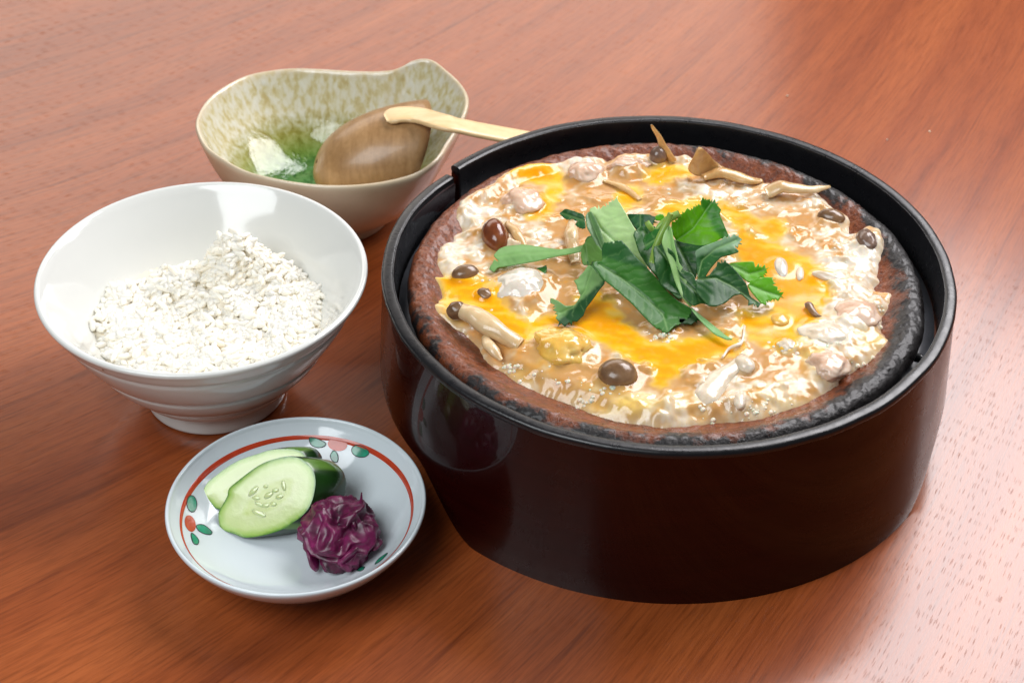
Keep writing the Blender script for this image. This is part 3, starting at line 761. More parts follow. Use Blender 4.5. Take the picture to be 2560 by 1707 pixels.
def z8(pts):      # outline read off the enlarged photograph
    return [(1340 + x / 3.5636, 460 + y / 3.5636) for x, y in pts]
def serrate(poly, flags, d=15.0, amp=3.2, seed=0):
    """teeth on the marked edges"""
    rs = random.Random(seed); out = []; n = len(poly); cen = np.mean(np.array(poly), 0)
    area = 0.5 * sum(poly[k][0] * poly[(k + 1) % n][1] - poly[(k + 1) % n][0] * poly[k][1] for k in range(n))
    for k in range(n):
        a, b = np.array(poly[k], float), np.array(poly[(k + 1) % n], float); L = np.linalg.norm(b - a)
        out.append(a)
        if flags == 'all' or k in flags:
            m = max(1, int(L / d)); t = (b - a) / (L + 1e-9); nrm = np.array([t[1], -t[0]]) * (1 if area > 0 else -1)
            for q in range(m):
                out.append(a + t * L * ((q + .62) / m) + nrm * amp * rs.uniform(.5, 1.2))
                if q < m - 1: out.append(a + t * L * ((q + .98) / m) - nrm * amp * .2)
        else:
            m = max(1, int(L / 9))
            for q in range(1, m): out.append(a + (b - a) * q / m)
    return out
def leaf(label, pts, z0, gx, gy, rgb, rib=None, teeth=(), fold=0.0, wave=0.12, seed=1, rgb2=None, split=None, veins=True, amp=10.0):
    """pts in z8 pixels; z0 height at the centre, gx / gy slope (cm per cm of picture); rib = midrib polyline"""
    poly = z8(pts); n_ = len(poly); rp, rt = [], set()
    for k in range(n_):                                  # round the corners a little, keeping the toothed edges toothed
        a, b = np.array(poly[k]), np.array(poly[(k + 1) % n_])
        rp.append(tuple(a * .86 + b * .14)); rp.append(tuple(a * .14 + b * .86))
        if k in teeth: rt.add(2 * k)
        if k in teeth and (k + 1) % n_ in teeth: rt.add(2 * k + 1)
    poly = rp; teeth = rt
    poly = serrate(poly, teeth, amp=amp, seed=seed)
    v, f = fill(poly, 3.2)
    c = np.mean(np.array(z8(pts)), 0)
    u = (v[:, 0] - c[0]) / 67.7; w = -(v[:, 1] - c[1]) / 67.7
    z = z0 + gx * u + gy * w + wave * fbm(u * .9 + seed, w * .9, seed, 2, .3)
    vein = np.zeros(len(v))
    if rib is not None:
        rb = np.array(z8(rib)); dmin = np.full(len(v), 1e9); along = np.zeros(len(v)); side = np.zeros(len(v)); acc = 0
        for a, b in zip(rb[:-1], rb[1:]):
            e = b - a; L = np.linalg.norm(e); t = np.clip(((v - a) @ e) / (L * L), 0, 1); dd = v - (a + t[:, None] * e)
            d = np.linalg.norm(dd, axis=1); m = d < dmin
            dmin = np.where(m, d, dmin); along = np.where(m, acc + t * L, along); side = np.where(m, np.sign(e[0] * dd[:, 1] - e[1] * dd[:, 0]), side); acc += L
        vein = np.exp(-(dmin / 2.2) ** 2)
        if veins:
            ph = (along - dmin * 0.8 + 6 * side) / 24.0 + 0.45 * fbm(u * 1.6, w * 1.6, seed + 3, 3)
            tri = np.abs(ph - np.round(ph)) * 24
            vein = np.maximum(vein, 0.55 * np.exp(-(tri / 1.4) ** 2) * np.exp(-dmin / 60))
            z = z + 0.006 * np.cos(2 * np.pi * ph) * -1 * sstep(0, 12, dmin) * 0.6
        z = z + fold * dmin / 67.7 - 0.03 * np.exp(-(dmin / 4.0) ** 2)
    c1 = np.array(lin(*rgb)) * np.array([1.35, 1.3, 1.02]); col = np.broadcast_to(c1, (len(v), 3)).copy()
    if rgb2 is not None:
        a, b = np.array(z8(split)); e = (b - a) / np.linalg.norm(b - a)
        sd = (v - a) @ np.array([e[1], -e[0]])
        col = col + (np.array(lin(*rgb2)) - c1) * sstep(-6, 6, sd + 4 * fbm(u * 3, w * 3, seed, 2))[:, None]
    col = col + (np.array(lin(150, 190, 120)) - col) * (0.62 * vein)[:, None]
    Wp = P(v[:, 0], v[:, 1], np.maximum(z, 6.36))
    o = mk('mitsuba_leaf', Wp, f, M_leaf.m, col=col, pivot=Wp.mean(0)); solid(o, 0.03)
    tag(o, label, 'leaf', 'green herb leaves on the stew')
    return o
DG, MG, PG, BG, GG = (40, 104, 36), (54, 126, 50), (156, 192, 146), (86, 156, 26), (104, 136, 108)
leaf('dark back leaf standing behind the pale broad leaf, centre', [(810, 265), (920, 268), (1030, 275), (1055, 340), (1010, 390), (980, 470), (960, 500), (900, 420), (850, 350)], 7.4, 0, .8, (40, 92, 58), [(930, 270), (930, 480)], (2, 3), .1, seed=2)
leaf('smooth dark leaf in the middle, behind the central pale blade', [(1040, 560), (1130, 540), (1220, 600), (1290, 760), (1400, 800), (1440, 900), (1560, 1000), (1570, 1090), (1480, 1060), (1400, 1090), (1300, 1000), (1200, 960), (1110, 900), (1060, 760)], 7.15, -.05, .55, (34, 84, 40), [(1080, 560), (1300, 850), (1540, 1070)], (), .15, seed=3)
leaf('small dark ragged leaf between the stem and the broad pale leaf', [(950, 500), (1010, 440), (1090, 400), (1180, 400), (1230, 420), (1150, 480), (1060, 520), (990, 600), (970, 560)], 7.7, .1, .6, (34, 100, 36), [(960, 560), (1200, 410)], (0, 1, 7), .1, seed=4)
leaf('tiny bright leaf tip at the very back of the bunch', [(1060, 300), (1080, 280), (1110, 268), (1140, 285), (1145, 305), (1110, 330), (1065, 325)], 7.9, 0, .7, BG, None, (0, 1, 2), 0, seed=5, amp=2)
leaf('dark leaf behind the bright right leaf, deep in the bunch', [(1190, 480), (1300, 520), (1450, 550), (1560, 540), (1560, 620), (1440, 700), (1430, 830), (1380, 860), (1300, 760), (1240, 620)], 7.0, 0, .5, (30, 82, 34), [(1240, 500), (1400, 820)], (), .1, seed=6)
leaf('bright yellow green leaf at the upper right of the bunch', [(1200, 385), (1250, 330), (1310, 260), (1390, 232), (1430, 200), (1470, 190), (1465, 150), (1510, 140), (1560, 165), (1610, 175), (1640, 280), (1690, 400), (1720, 470), (1640, 490), (1560, 545), (1450, 552), (1350, 548), (1270, 542), (1220, 455)], 7.75, .05, .75, (98, 160, 18), [(1230, 520), (1400, 400), (1560, 170)], (0, 1, 2, 3, 4, 6, 7, 8, 9), .18, .09, 7, (66, 142, 34), [(1440, 140), (1680, 560)])
leaf('broad pale leaf shown from its underside, upper left of the bunch', [(475, 215), (560, 232), (640, 200), (680, 155), (745, 160), (800, 260), (840, 330), (900, 430), (940, 510), (985, 620), (960, 660), (1000, 760), (900, 740), (780, 640), (700, 600), (600, 600), (520, 400), (490, 290)], 7.35, .0, .55, (164, 188, 160), [(520, 300), (580, 400), (760, 560), (960, 720)], (0, 1, 2, 3), .06, .06, 8)
leaf('curled dark leaf tip pointing left above the pale broad leaf', [(208, 262), (262, 220), (325, 238), (430, 275), (445, 395), (390, 392), (350, 362), (378, 332), (330, 308), (275, 316), (235, 290)], 7.0, .3, .4, (32, 88, 46), [(230, 262), (430, 330)], (4, 5, 6, 7, 8, 9), .2, seed=9, amp=2.4)
leaf('narrow grey green rolled leaf beside the broad pale leaf', [(440, 290), (462, 250), (490, 245), (525, 300), (565, 390), (607, 530), (604, 606), (560, 580), (500, 470), (452, 385)], 7.55, .1, .6, GG, [(470, 250), (520, 400), (600, 590)], (), .5, seed=10)
leaf('light green curved leaf base at the left of the bunch', [(455, 490), (500, 470), (560, 560), (610, 620), (600, 700), (500, 690), (490, 720), (420, 725), (398, 640), (408, 565)], 6.95, .2, .5, (98, 140, 78), [(440, 520), (470, 720)], (), .2, seed=11)
leaf('long thin pale leaf stretching left over the white egg dome', [(-380, 640), (-330, 580), (-270, 556), (-110, 540), (60, 566), (200, 586), (330, 572), (420, 545), (455, 500), (470, 560), (420, 600), (300, 626), (160, 650), (0, 690), (-150, 715), (-260, 735), (-330, 742), (-420, 770), (-400, 720), (-330, 690)], 6.75, .1, .15, (120, 160, 112), [(-390, 660), (-100, 620), (200, 610), (440, 540)], (16, 18), -.25, .05, 12)
leaf('scrap of dark leaf floating below the long thin pale leaf', [(2, 752), (60, 740), (95, 722), (92, 782), (62, 806), (20, 782)], 6.3, 0, .0, DG, None, (2, 3), 0, .03, 13, amp=2)
leaf('bent leaf at lower left, pale on one side and dark below', [(468, 720), (500, 740), (560, 810), (618, 880), (565, 940), (505, 1030), (445, 1105), (420, 1180), (310, 1228), (212, 1242), (190, 1150), (180, 1090), (120, 1010), (200, 1042), (262, 1088), (345, 1082), (400, 1000), (362, 920), (380, 830), (420, 790)], 6.75, .1, .45, (116, 154, 110), [(500, 760), (440, 950), (330, 1100), (220, 1150)], (7, 8, 9, 10, 11, 17), .15, .05, 14, (30, 82, 38), [(560, 900), (340, 1090)])
leaf('large dark green leaf lying at the front of the bunch', [(500, 715), (520, 690), (590, 690), (585, 560), (640, 520), (700, 532), (720, 505), (790, 530), (880, 640), (960, 720), (1030, 790), (1110, 880), (1180, 970), (1260, 1040), (1390, 1110), (1360, 1180), (1310, 1230), (1230, 1260), (1200, 1295), (1160, 1325), (1110, 1290), (1050, 1270), (960, 1180), (850, 1060), (700, 930), (600, 850)], 6.95, -.12, .42, (26, 86, 34), [(560, 720), (760, 840), (960, 1000), (1130, 1160), (1170, 1300)], (3, 4, 5, 6, 14, 15, 16, 17, 18, 19, 20), .10, .06, 15, (60, 124, 40), [(1000, 760), (560, 640)], amp=4)
leaf('upright pale leaf blade in the centre of the bunch', [(1185, 365), (1210, 400), (1218, 450), (1240, 560), (1270, 680), (1290, 800), (1340, 930), (1392, 1080), (1375, 1096), (1300, 1010), (1235, 860), (1190, 700), (1145, 590), (1120, 520), (1140, 440)], 7.55, -.1, .55, (136, 172, 124), [(1180, 400), (1220, 600), (1270, 800), (1380, 1080)], (4, 5), .35, .03, 16, veins=False)
leaf('narrow pale leaf tail lying on the yolk in front', [(1385, 1096), (1430, 1140), (1540, 1225), (1630, 1300), (1690, 1350), (1755, 1385), (1700, 1388), (1600, 1345), (1520, 1275), (1430, 1178), (1385, 1120)], 6.4, -.15, .2, (122, 166, 124), [(1390, 1110), (1540, 1250), (1740, 1385)], (), .2, .03, 17, veins=False)
leaf('dark split leaf right of centre with a pale turned tip', [(1415, 600), (1480, 560), (1560, 530), (1640, 500), (1720, 480), (1800, 458), (1812, 530), (1765, 555), (1812, 605), (1730, 632), (1650, 650), (1600, 700), (1550, 760), (1500, 840), (1440, 850), (1430, 720)], 7.35, .05, .5, (38, 92, 46), [(1440, 840), (1480, 680), (1600, 580), (1790, 500)], (3, 4, 5, 6), .15, .06, 18, (140, 174, 140), [(1540, 620), (1850, 560)])
leaf('glossy dark leaf at right leaning onto the yolk', [(1430, 840), (1540, 818), (1600, 740), (1660, 705), (1705, 700), (1750, 740), (1830, 830), (1880, 900), (1905, 1000), (2010, 1070), (1950, 1072), (1885, 1030), (1830, 980), (1760, 995), (1690, 1060), (1600, 1092), (1530, 1085), (1420, 960)], 6.95, -.1, .45, (30, 80, 38), [(1440, 850), (1600, 840), (1760, 920), (1960, 1060)], (2, 3, 9, 10), .15, .08, 19)
leaf('bright green leaf at the right end, upper of the two', [(1722, 706), (1830, 697), (1940, 690), (1952, 742), (2000, 745), (2055, 756), (2030, 800), (2000, 832), (1900, 882), (1830, 832), (1745, 752)], 7.0, 0, .5, (92, 156, 20), [(1740, 720), (1900, 800), (2030, 770)], (3, 4, 5, 6), .1, .05, 20)
leaf('bright green leaf at the right end, lower toothed tip', [(1885, 905), (1920, 855), (2000, 835), (2080, 828), (2110, 860), (2100, 892), (2160, 960), (2190, 1002), (2120, 1022), (2060, 1032), (2010, 1070), (1960, 1010), (1910, 950)], 6.75, -.05, .45, (90, 156, 22), [(1900, 900), (2020, 950), (2180, 1000)], (3, 4, 5, 6, 7, 8, 9), .12, .05, 21)
leaf('dark leaf scrap lying under the front leaf tip', [(1280, 1130), (1390, 1110), (1440, 1170), (1430, 1220), (1340, 1250), (1260, 1230)], 6.35, 0, .1, (20, 62, 24), None, (2, 3), 0, .03, 22)
def stem(label, pts, rad):
    p = np.array([P(1340 + a / 3.5636, 460 + b / 3.5636, z) for a, b, z in pts]); path = crom(p, 6)
    V, F = tube(path, np.interp(np.linspace(0, 1, len(path)), np.linspace(0, 1, len(rad)), rad), 12)
    o = mk('herb_stalk', V, F, M_stem, pivot=path[0]); tag(o, label, 'herb stem', 'green herb stems on the stew')
leaf('broad dark leaf at the bottom of the bunch, behind the thick stem', [(860, 430), (980, 380), (1100, 420), (1180, 520), (1240, 680), (1300, 880), (1340, 1010), (1260, 1030), (1120, 880), (1000, 740), (920, 620)], 6.85, 0, .5, (32, 88, 30), [(960, 420), (1120, 680), (1300, 1000)], (0, 1), .1, seed=31)
leaf('dark leaf between the pale underside leaf and the bent leaf, left', [(440, 480), (560, 430), (640, 520), (640, 640), (600, 760), (620, 880), (540, 860), (470, 760), (430, 620)], 6.7, 0, .4, (40, 100, 40), [(520, 470), (560, 820)], (), .1, seed=32)
stem('thick curved green stem rising in the centre of the bunch', [(1200, 262, 8.75), (1165, 350, 8.4), (1110, 460, 8.0), (1065, 570, 7.6), (1035, 700, 7.1)], [.11, .12, .13, .13, .12])
stem('short cut green stem stub left of the thick stem', [(985, 335, 8.1), (1015, 380, 7.95), (1050, 430, 7.7)], [.10, .11, .1])
stem('pale whitish stem lying behind the thick stem', [(1280, 262, 8.3), (1200, 300, 8.15), (1130, 350, 7.9), (1070, 410, 7.7)], [.14, .15, .13, .08])

# ================================================================== RICE BOWL
BC = np.array([-11.651, 55.083])
M_porc = Mat('white_porcelain')
_vz = M_porc.node('ShaderNodeTexVoronoi', {'Vector': M_porc.coord(), 'Scale': 75.0, 'Randomness': 1.0})
_g = M_porc.node('ShaderNodeSeparateColor', {'Color': _vz.outputs['Color']}).outputs[0]
_spk = M_porc.math('MULTIPLY', M_porc.math('LESS_THAN', _vz.outputs['Distance'], 0.045), M_porc.math('GREATER_THAN', _g, 0.86))
M_porc.set(Base_Color=M_porc.mix(_spk, lin(224, 225, 220), lin(112, 104, 76)), Roughness=0.12, Specular_IOR_Level=0.5, Coat_Weight=0.4, Coat_Roughness=0.04)
BOWL_IN = np.array([(0.02, 1.25), (1.4, 1.32), (2.5, 1.75), (3.5, 2.65), (4.5, 3.85), (5.3, 4.95), (5.85, 5.66)])
def bowl_in_r(z): return np.interp(z, BOWL_IN[:, 1], BOWL_IN[:, 0])
def bowl_in_z(r): return np.interp(r, BOWL_IN[:, 0], BOWL_IN[:, 1])
def rice_bowl():
    root = thing('rice_bowl', 'white porcelain bowl with ridged sides holding plain rice', 'bowl', (BC[0], BC[1], 0))
    outer = [(0.02, 0.35), (1.9, 0.35), (2.1, 0.05), (2.25, 0.0), (2.6, 0.02), (2.74, 0.14), (2.74, 0.5), (2.74, 0.80), (2.86, 0.92), (3.25, 1.15), (3.46, 1.45), (3.50, 1.60), (3.82, 1.85), (4.3, 2.4), (4.62, 2.95), (4.66, 3.12), (4.95, 3.45),
             (5.36, 4.1), (5.66, 4.7), (5.70, 4.92), (5.90, 5.12), (6.10, 5.5), (6.19, 5.68), (6.16, 5.79), (6.02, 5.815), (5.85, 5.66)]
    prof = np.vstack([smoothprofile(outer, 5), smoothprofile(BOWL_IN[::-1], 6)[1:]])
    def wob(th, R, Z): return R + 0.02 * np.cos(2 * th + 1) * (R > 3) + 0.012 * np.cos(3 * th), Z
    lathe('body', prof, BC, M_porc.m, root, nth=220, wob=wob)
rice_bowl()

M_rice = Mat('rice')
M_rice.set(Subsurface_Weight=0.35, Subsurface_Scale=0.0009, Subsurface_Radius=(1, .92, .8))
_rc = M_rice.ramp(M_rice.node('ShaderNodeObjectInfo').outputs['Random'], [(0, lin(244, 236, 218)), (1, lin(250, 246, 235))])
M_rice.set(Base_Color=_rc, Roughness=0.32, Specular_IOR_Level=0.4)
_rt = M_rice.node('ShaderNodeBsdfTranslucent', {'Color': (0.97, 0.95, 0.90, 1)})
_rm = M_rice.node('ShaderNodeMixShader', {0: 0.0, 1: M_rice.b.outputs[0], 2: _rt.outputs[0]})
M_rice.t.links.new(_rm.outputs[0], M_rice.out.inputs['Surface'])
M_pack = simple('packed_rice', lin(238, 230, 212), 0.4, bump=0.5, bscale=330)
def rice_h(x, y):
    """height of the heap; x, y relative to the bowl centre"""
    h = 3.75 + 0.32 * fbm(x * .45 + 3, y * .45, 81, 3) + 0.20 * fbm(x * 1.0, y * 1.0, 82, 2)
    pk = P(572, 640, 4.9)[:2] - BC
    d = np.hypot((x - pk[0]) / np.where(x < pk[0], .75, 1.6), (y - pk[1]) / 1.3)
    h = h + 1.6 * np.exp(-d * d)
    # ridge running to the right of the peak
    q = P(700, 690, 4.4)[:2] - BC; e = q - pk; t = np.clip(((x - pk[0]) * e[0] + (y - pk[1]) * e[1]) / (e @ e), 0, 1)
    dd = np.hypot(x - pk[0] - t * e[0], y - pk[1] - t * e[1]); h = h + 0.5 * np.exp(-(dd / 1.0) ** 2)
    l = P(430, 690, 4.2)[:2] - BC; h = h + 0.35 * np.exp(-(np.hypot(x - l[0], y - l[1]) / 1.3) ** 2)
    c = P(380, 800, 4.0)[:2] - BC; h = h - 0.25 * np.exp(-(np.hypot((x - c[0]) / .6, (y - c[1]) / 1.2)) ** 2)
    r = np.hypot(x, y)
    back = sstep(2.2, 4.2, y - 0.15 * x) * (1 - sstep(-1.5, 1.5, x) * .8)
    h = h - 1.0 * back - 0.25 * sstep(3.2, 4.6, r)
    return h
def rice():
    root = thing('rice_heap', 'loose heap of plain steamed white rice inside the white bowl', 'rice', (BC[0], BC[1], 1.6))
    # packed inside of the heap
    nr, nt = 40, 96
    rr = np.linspace(0.01, 1, nr); th = np.linspace(0, 2 * np.pi, nt, endpoint=False)
    V = []
    for t in th:
        for q in rr:
            r = q * 4.85; x, y = r * math.cos(t), r * math.sin(t)
            zz = float(rice_h(np.array([x]), np.array([y]))[0]) - 0.05
            if r > 0.01 and zz < bowl_in_z(r): zz = bowl_in_z(r) - 0.05
            V.append((BC[0] + x, BC[1] + y, zz))
    mk('packed_rice', V, gridfaces(nt, nr, True), M_pack, root)
    # grains
    base = []
    for k in range(5):
        g, gf = sphere(10, 8); g = g[:, [2, 0, 1]]
        bend = (k - 2) * 0.10
        g = g * np.array([.29 + .02 * k, .132, .122]); g[:, 2] += bend * (g[:, 0] ** 2) * 3; g[:, 0] *= 1
        me = bpy.data.meshes.new('rice_grain'); me.from_pydata([tuple(p * U) for p in g], [], [tuple(f) for f in gf]); me.validate()
        me.polygons.foreach_set('use_smooth', [True] * len(me.polygons)); me.materials.append(M_rice.m)
        base.append((me, g, gf))
    rs = random.Random(8); cand = []
    tries = 0
    while len(cand) < 2300 and tries < 12000:
        tries += 1
        r = 4.9 * math.sqrt(rs.random()); t = rs.uniform(0, 2 * math.pi); x, y = r * math.cos(t), r * math.sin(t)
        h = float(rice_h(np.array([x]), np.array([y]))[0]); lay = rs.random()
        z = h + rs.uniform(-.05, .08) + (0.09 if lay > .93 else 0)
        if r > bowl_in_r(z) - .16: continue
        cand.append((x + BC[0], y + BC[1], z))
    cand = np.array(cand)
    front = np.argsort(-(cand[:, 2] * 1.2 - 0.12 * (cand[:, 1] - BC[1]) + RNG.uniform(0, .5, len(cand))))
    big = set(front[:300].tolist()); Vs = []; Fs = []; k = 0
    for i, p in enumerate(cand):
        rot = Matrix.Rotation(rs.uniform(0, 6.28), 4, 'Z') @ Matrix.Rotation(rs.gauss(0, .28), 4, 'Y') @ Matrix.Rotation(rs.uniform(0, 6.28), 4, 'X')
        s = rs.uniform(.86, 1.1); me, g, gf = base[rs.randrange(5)]
        if i in big:
            o = bpy.data.objects.new('rice_grain', me); C.objects.link(o); o.parent = root
            o.matrix_local = Matrix.Translation(Vector(p) * U - root.location) @ rot @ Matrix.Scale(s, 4)
        else:
            R3 = np.array(rot.to_3x3()); Vs.append((g * s) @ R3.T + p); Fs.append(gf + k); k += len(g)
    o = mk('rice_grains', np.vstack(Vs), np.vstack(Fs), M_rice.m, root); o['kind'] = 'stuff'
rice()

# ================================================================== PICKLE DISH
DC = np.array([-7.524, 46.333])
DISH_IN = np.array([(0.02, 0.62), (1.5, 0.66), (2.5, 0.82), (3.2, 1.10), (3.8, 1.55), (4.2, 1.98), (4.36, 2.18)])
def dish_z(r): return np.interp(r, *smoothprofile(DISH_IN, 6).T)
M_dish = simple('dish_porcelain', lin(214, 224, 228), 0.10, coat=0.5, Specular_IOR_Level=0.5)
M_red = simple('red_enamel', lin(190, 62, 30), 0.2, coat=0.4, noise=0.12, nscale=300)
M_grn = simple('green_enamel', lin(34, 142, 110), 0.15, coat=0.5, noise=0.35, nscale=260)
M_ink = simple('dark_outline', lin(26, 44, 44), 0.3)
def on_dish(px, py):
    px = np.asarray(px, float); py = np.asarray(py, float); z = np.full(px.shape, 1.4)
    for _ in range(40):
        q = P(px, py, z); z = 0.5 * z + 0.5 * dish_z(np.hypot(q[..., 0] - DC[0], q[..., 1] - DC[1]))
    q = P(px, py, z)
    return q
def lift(q, h):
    r = np.hypot(q[..., 0] - DC[0], q[..., 1] - DC[1]); s = (dish_z(r + .05) - dish_z(r - .05)) / .1
    n = np.stack([-(q[..., 0] - DC[0]) / (r + 1e-6) * s, -(q[..., 1] - DC[1]) / (r + 1e-6) * s, np.ones_like(s)], -1)
    return q + h * n / np.linalg.norm(n, axis=-1, keepdims=True)
def z7(pts): return [(380 + x / 2.9042, 1000 + y / 2.9042) for x, y in pts]
def pickle_dish():
    root = thing('pickle_dish', 'small pale porcelain dish with a red line and painted sprigs holding pickles', 'dish', (DC[0], DC[1], 0))
    outer = [(0.02, 0.3), (1.95, 0.3), (2.05, 0.03), (2.3, 0.0), (2.45, 0.04), (2.5, 0.35), (2.9, 0.5), (3.6, 0.95), (4.15, 1.55), (4.45, 2.0), (4.54, 2.22), (4.50, 2.31), (4.42, 2.29), (4.36, 2.18)]
    prof = np.vstack([smoothprofile(outer, 6), smoothprofile(DISH_IN[::-1], 8)[1:]])
    lathe('body', prof, DC, M_dish, root, nth=240)
    # red line
    th = np.linspace(0, 2 * np.pi, 300, endpoint=False)
    w = 0.035 + 0.028 * sstep(-0.9, 0.9, np.sin(th)) + 0.008 * np.sin(3 * th)
    rows = []
    for s in (-1, -.4, .4, 1):
        rad = 4.02 + 0.02 * np.sin(th * 2 + 1) + s * w
        q = np.stack([DC[0] + rad * np.cos(th), DC[1] + rad * np.sin(th), dish_z(rad)], -1)
        rows.append(lift(q, 0.004 + 0.010 * (abs(s) < .9)))
    mk('red_line', np.stack(rows, 1).reshape(-1, 3), gridfaces(300, 4, True), M_red, root)
    def paint(name, pts, mat, ink=True):
        poly = smoothpoly(z7(pts), 4); v, f = fill(poly, 3.0)
        sd = polysdf(v[:, 0], v[:, 1], poly)
        q = lift(on_dish(v[:, 0], v[:, 1]), 0.014)
        o = mk(name, q, f, mat, root)
        if ink:
            pp = resample(poly, 2.5); pp = np.vstack([pp, pp[:1]])
            V, F = tube(lift(on_dish(pp[:, 0], pp[:, 1]), 0.014), 0.016, 6, cap=False); mk('outline', V, F, M_ink, o)
    def ell(cx, cy, rx, ry, a=0):
        a = math.radians(a); return [(cx + rx * math.cos(t) * math.cos(a) - ry * math.sin(t) * math.sin(a), cy + rx * math.cos(t) * math.sin(a) + ry * math.sin(t) * math.cos(a)) for t in np.linspace(0, 6.28, 10, endpoint=False)]
    paint('painted_leaf', [(1145, 272), (1200, 280), (1262, 312), (1240, 340), (1190, 342), (1152, 318)], M_grn)
    paint('painted_berry', ell(1347, 322, 72, 47, 8), M_red, False)
    paint('painted_leaf', [(1452, 350), (1490, 325), (1540, 340), (1577, 380), (1550, 410), (1500, 412), (1460, 390)], M_grn)
    paint('painted_leaf', [(1322, 366), (1350, 400), (1345, 450), (1310, 440), (1295, 400)], M_grn)
    paint('painted_leaf', ell(288, 752, 36, 60, -5), M_grn)
    paint('painted_berry', ell(276, 895, 38, 62, -18), M_red, False)
    paint('painted_leaf', [(322, 910), (370, 905), (430, 950), (425, 975), (380, 970), (335, 945)], M_grn)
    paint('painted_leaf', [(285, 965), (315, 985), (338, 1020), (330, 1046), (302, 1042), (285, 1000)], M_grn)
    paint('painted_leaf', [(1620, 1190), (1650, 1150), (1710, 1110), (1690, 1140), (1650, 1175)], M_grn)
    paint('painted_leaf', [(1490, 1235), (1520, 1210), (1545, 1215), (1520, 1240)], M_grn)
pickle_dish()

# ---- cucumber slices: cut face read from the picture, real depth behind it
M_flesh = Mat('cucumber_flesh')
_rad = M_flesh.attr('rad', 'Fac')
_cn = M_flesh.noise(260, 5, .6).outputs['Fac']
_fac = M_flesh.math('ADD', _rad, M_flesh.math('MULTIPLY', M_flesh.math('SUBTRACT', _cn, 0.5), 0.12))
M_flesh.set(Base_Color=M_flesh.ramp(_fac, [(0.0, lin(200, 214, 138)), (0.26, lin(196, 212, 128)), (0.40, lin(212, 224, 164)), (0.76, lin(208, 224, 156)), (0.92, lin(166, 200, 96)), (1.0, lin(70, 130, 36))]),
            Roughness=0.22, Subsurface_Weight=0.4, Subsurface_Scale=0.003, Subsurface_Radius=(.8, 1, .4), Coat_Weight=0.6, Coat_Roughness=0.08, Normal=M_flesh.bump(_cn, 0.2, 0.0008))
M_skin = Mat('cucumber_skin')
_sn = M_skin.noise(120, 4).outputs['Fac']
M_skin.set(Base_Color=M_skin.mix(M_skin.math('MULTIPLY', M_skin.attr('peel', 'Fac'), .85), M_skin.ramp(_sn, [(.3, lin(10, 32, 10)), (.7, lin(28, 66, 20))]), lin(104, 148, 56)), Roughness=.28, Coat_Weight=.4, Coat_Roughness=.08, Normal=M_skin.bump(_sn, .2, .001))
M_seed = simple('cucumber_seed', lin(214, 224, 160), 0.1, sss=0.5, coat=0.9)
def cucumber(label, pts, c, n, depth_dir, depth, seeds=None):
    n = np.array(n, float); n /= np.linalg.norm(n); dd = np.array(depth_dir, float); dd /= np.linalg.norm(dd)
    root = thing('cucumber_slice', label, 'cucumber', c, 'pickled cucumber slices')
    poly = smoothpoly(z7(pts), 4); poly = resample(poly, 4)
    v, f = fill(poly, 5); sd = polysdf(v[:, 0], v[:, 1], poly)
    q = Pplane(v[:, 0], v[:, 1], c, n)
    rad = 1 - np.clip(sd / max(sd.max(), 1e-6), 0, 1)
    q = q + n * (0.05 * (1 - rad[:, None] ** 3))
    mk('flesh', q, f, M_flesh.m, root, attrs={'rad': rad})
    # skin and far side
    e = Pplane(poly[:, 0], poly[:, 1], c, n); cen = e.mean(0); m = len(e); rows = []
    for t, s in ((0, 1.0), (0.04, 1.008), (.5, 1.0), (.9, .96), (1.0, .9)):
        rows.append(cen + (e - cen) * s + dd * depth * t)
    rows.append(np.broadcast_to(cen + dd * depth * 1.0, e.shape))
    ang = np.arctan2(poly[:, 1] - poly[:, 1].mean(), poly[:, 0] - poly[:, 0].mean())
    pl = sstep(.10, .0, np.abs(angdiff(ang, -0.72)) - .10) + sstep(.08, .0, np.abs(angdiff(ang, 0.95)) - .12)
    mk('skin', np.stack(rows, 1).reshape(-1, 3), gridfaces(m, len(rows), True), M_skin.m, root, attrs={'peel': np.repeat(pl, len(rows))})
    for (sx, sy, rx, ry, a) in seeds or []:
        p = z7([(sx, sy)])[0]; pc = Pplane(np.array([p[0]]), np.array([p[1]]), c, n)[0] + n * 0.05
        V, F = sphere(14, 8); a = math.radians(a)
        ux = np.cross([0, 0, 1], n); ux /= np.linalg.norm(ux); uy = np.cross(n, ux)
        V = V[:, :1] * rx * (ux * math.cos(a) + uy * math.sin(a)) + V[:, 1:2] * ry * (uy * math.cos(a) - ux * math.sin(a)) + V[:, 2:] * 0.03 * n
        mk('seed', V + pc, F, M_seed, root)
NC = (-0.26, -0.66, 0.70)
c1 = P(*z7([(850, 710)])[0], 1.95)
SEEDS = [(740, 660, .26, .10, 60), (830, 625, .10, .08, 20), (960, 620, .2, .09, -60), (760, 710, .16, .08, 10), (780, 755, .18, .08, -10), (830, 765, .14, .09, 20), (885, 755, .13, .09, 10), (930, 700, .16, .09, 30), (900, 655, .14, .08, 30), (780, 820, .3, .1, -8), (850, 690, .2, .1, 45)]
c0 = P(*z7([(700, 590)])[0], 1.95) + np.array([.1, .35, .15])
cucumber('cucumber slice behind, its face mostly covered by the front slice', [(358, 700), (398, 602), (470, 540), (550, 480), (640, 430), (760, 390), (850, 362), (960, 352), (1060, 362), (1110, 400), (1130, 460), (1110, 560), (1000, 680), (800, 780), (620, 800), (480, 792), (420, 742)], c0, (-.12, -.68, .72), (.62, .62, -.35), 0.9)
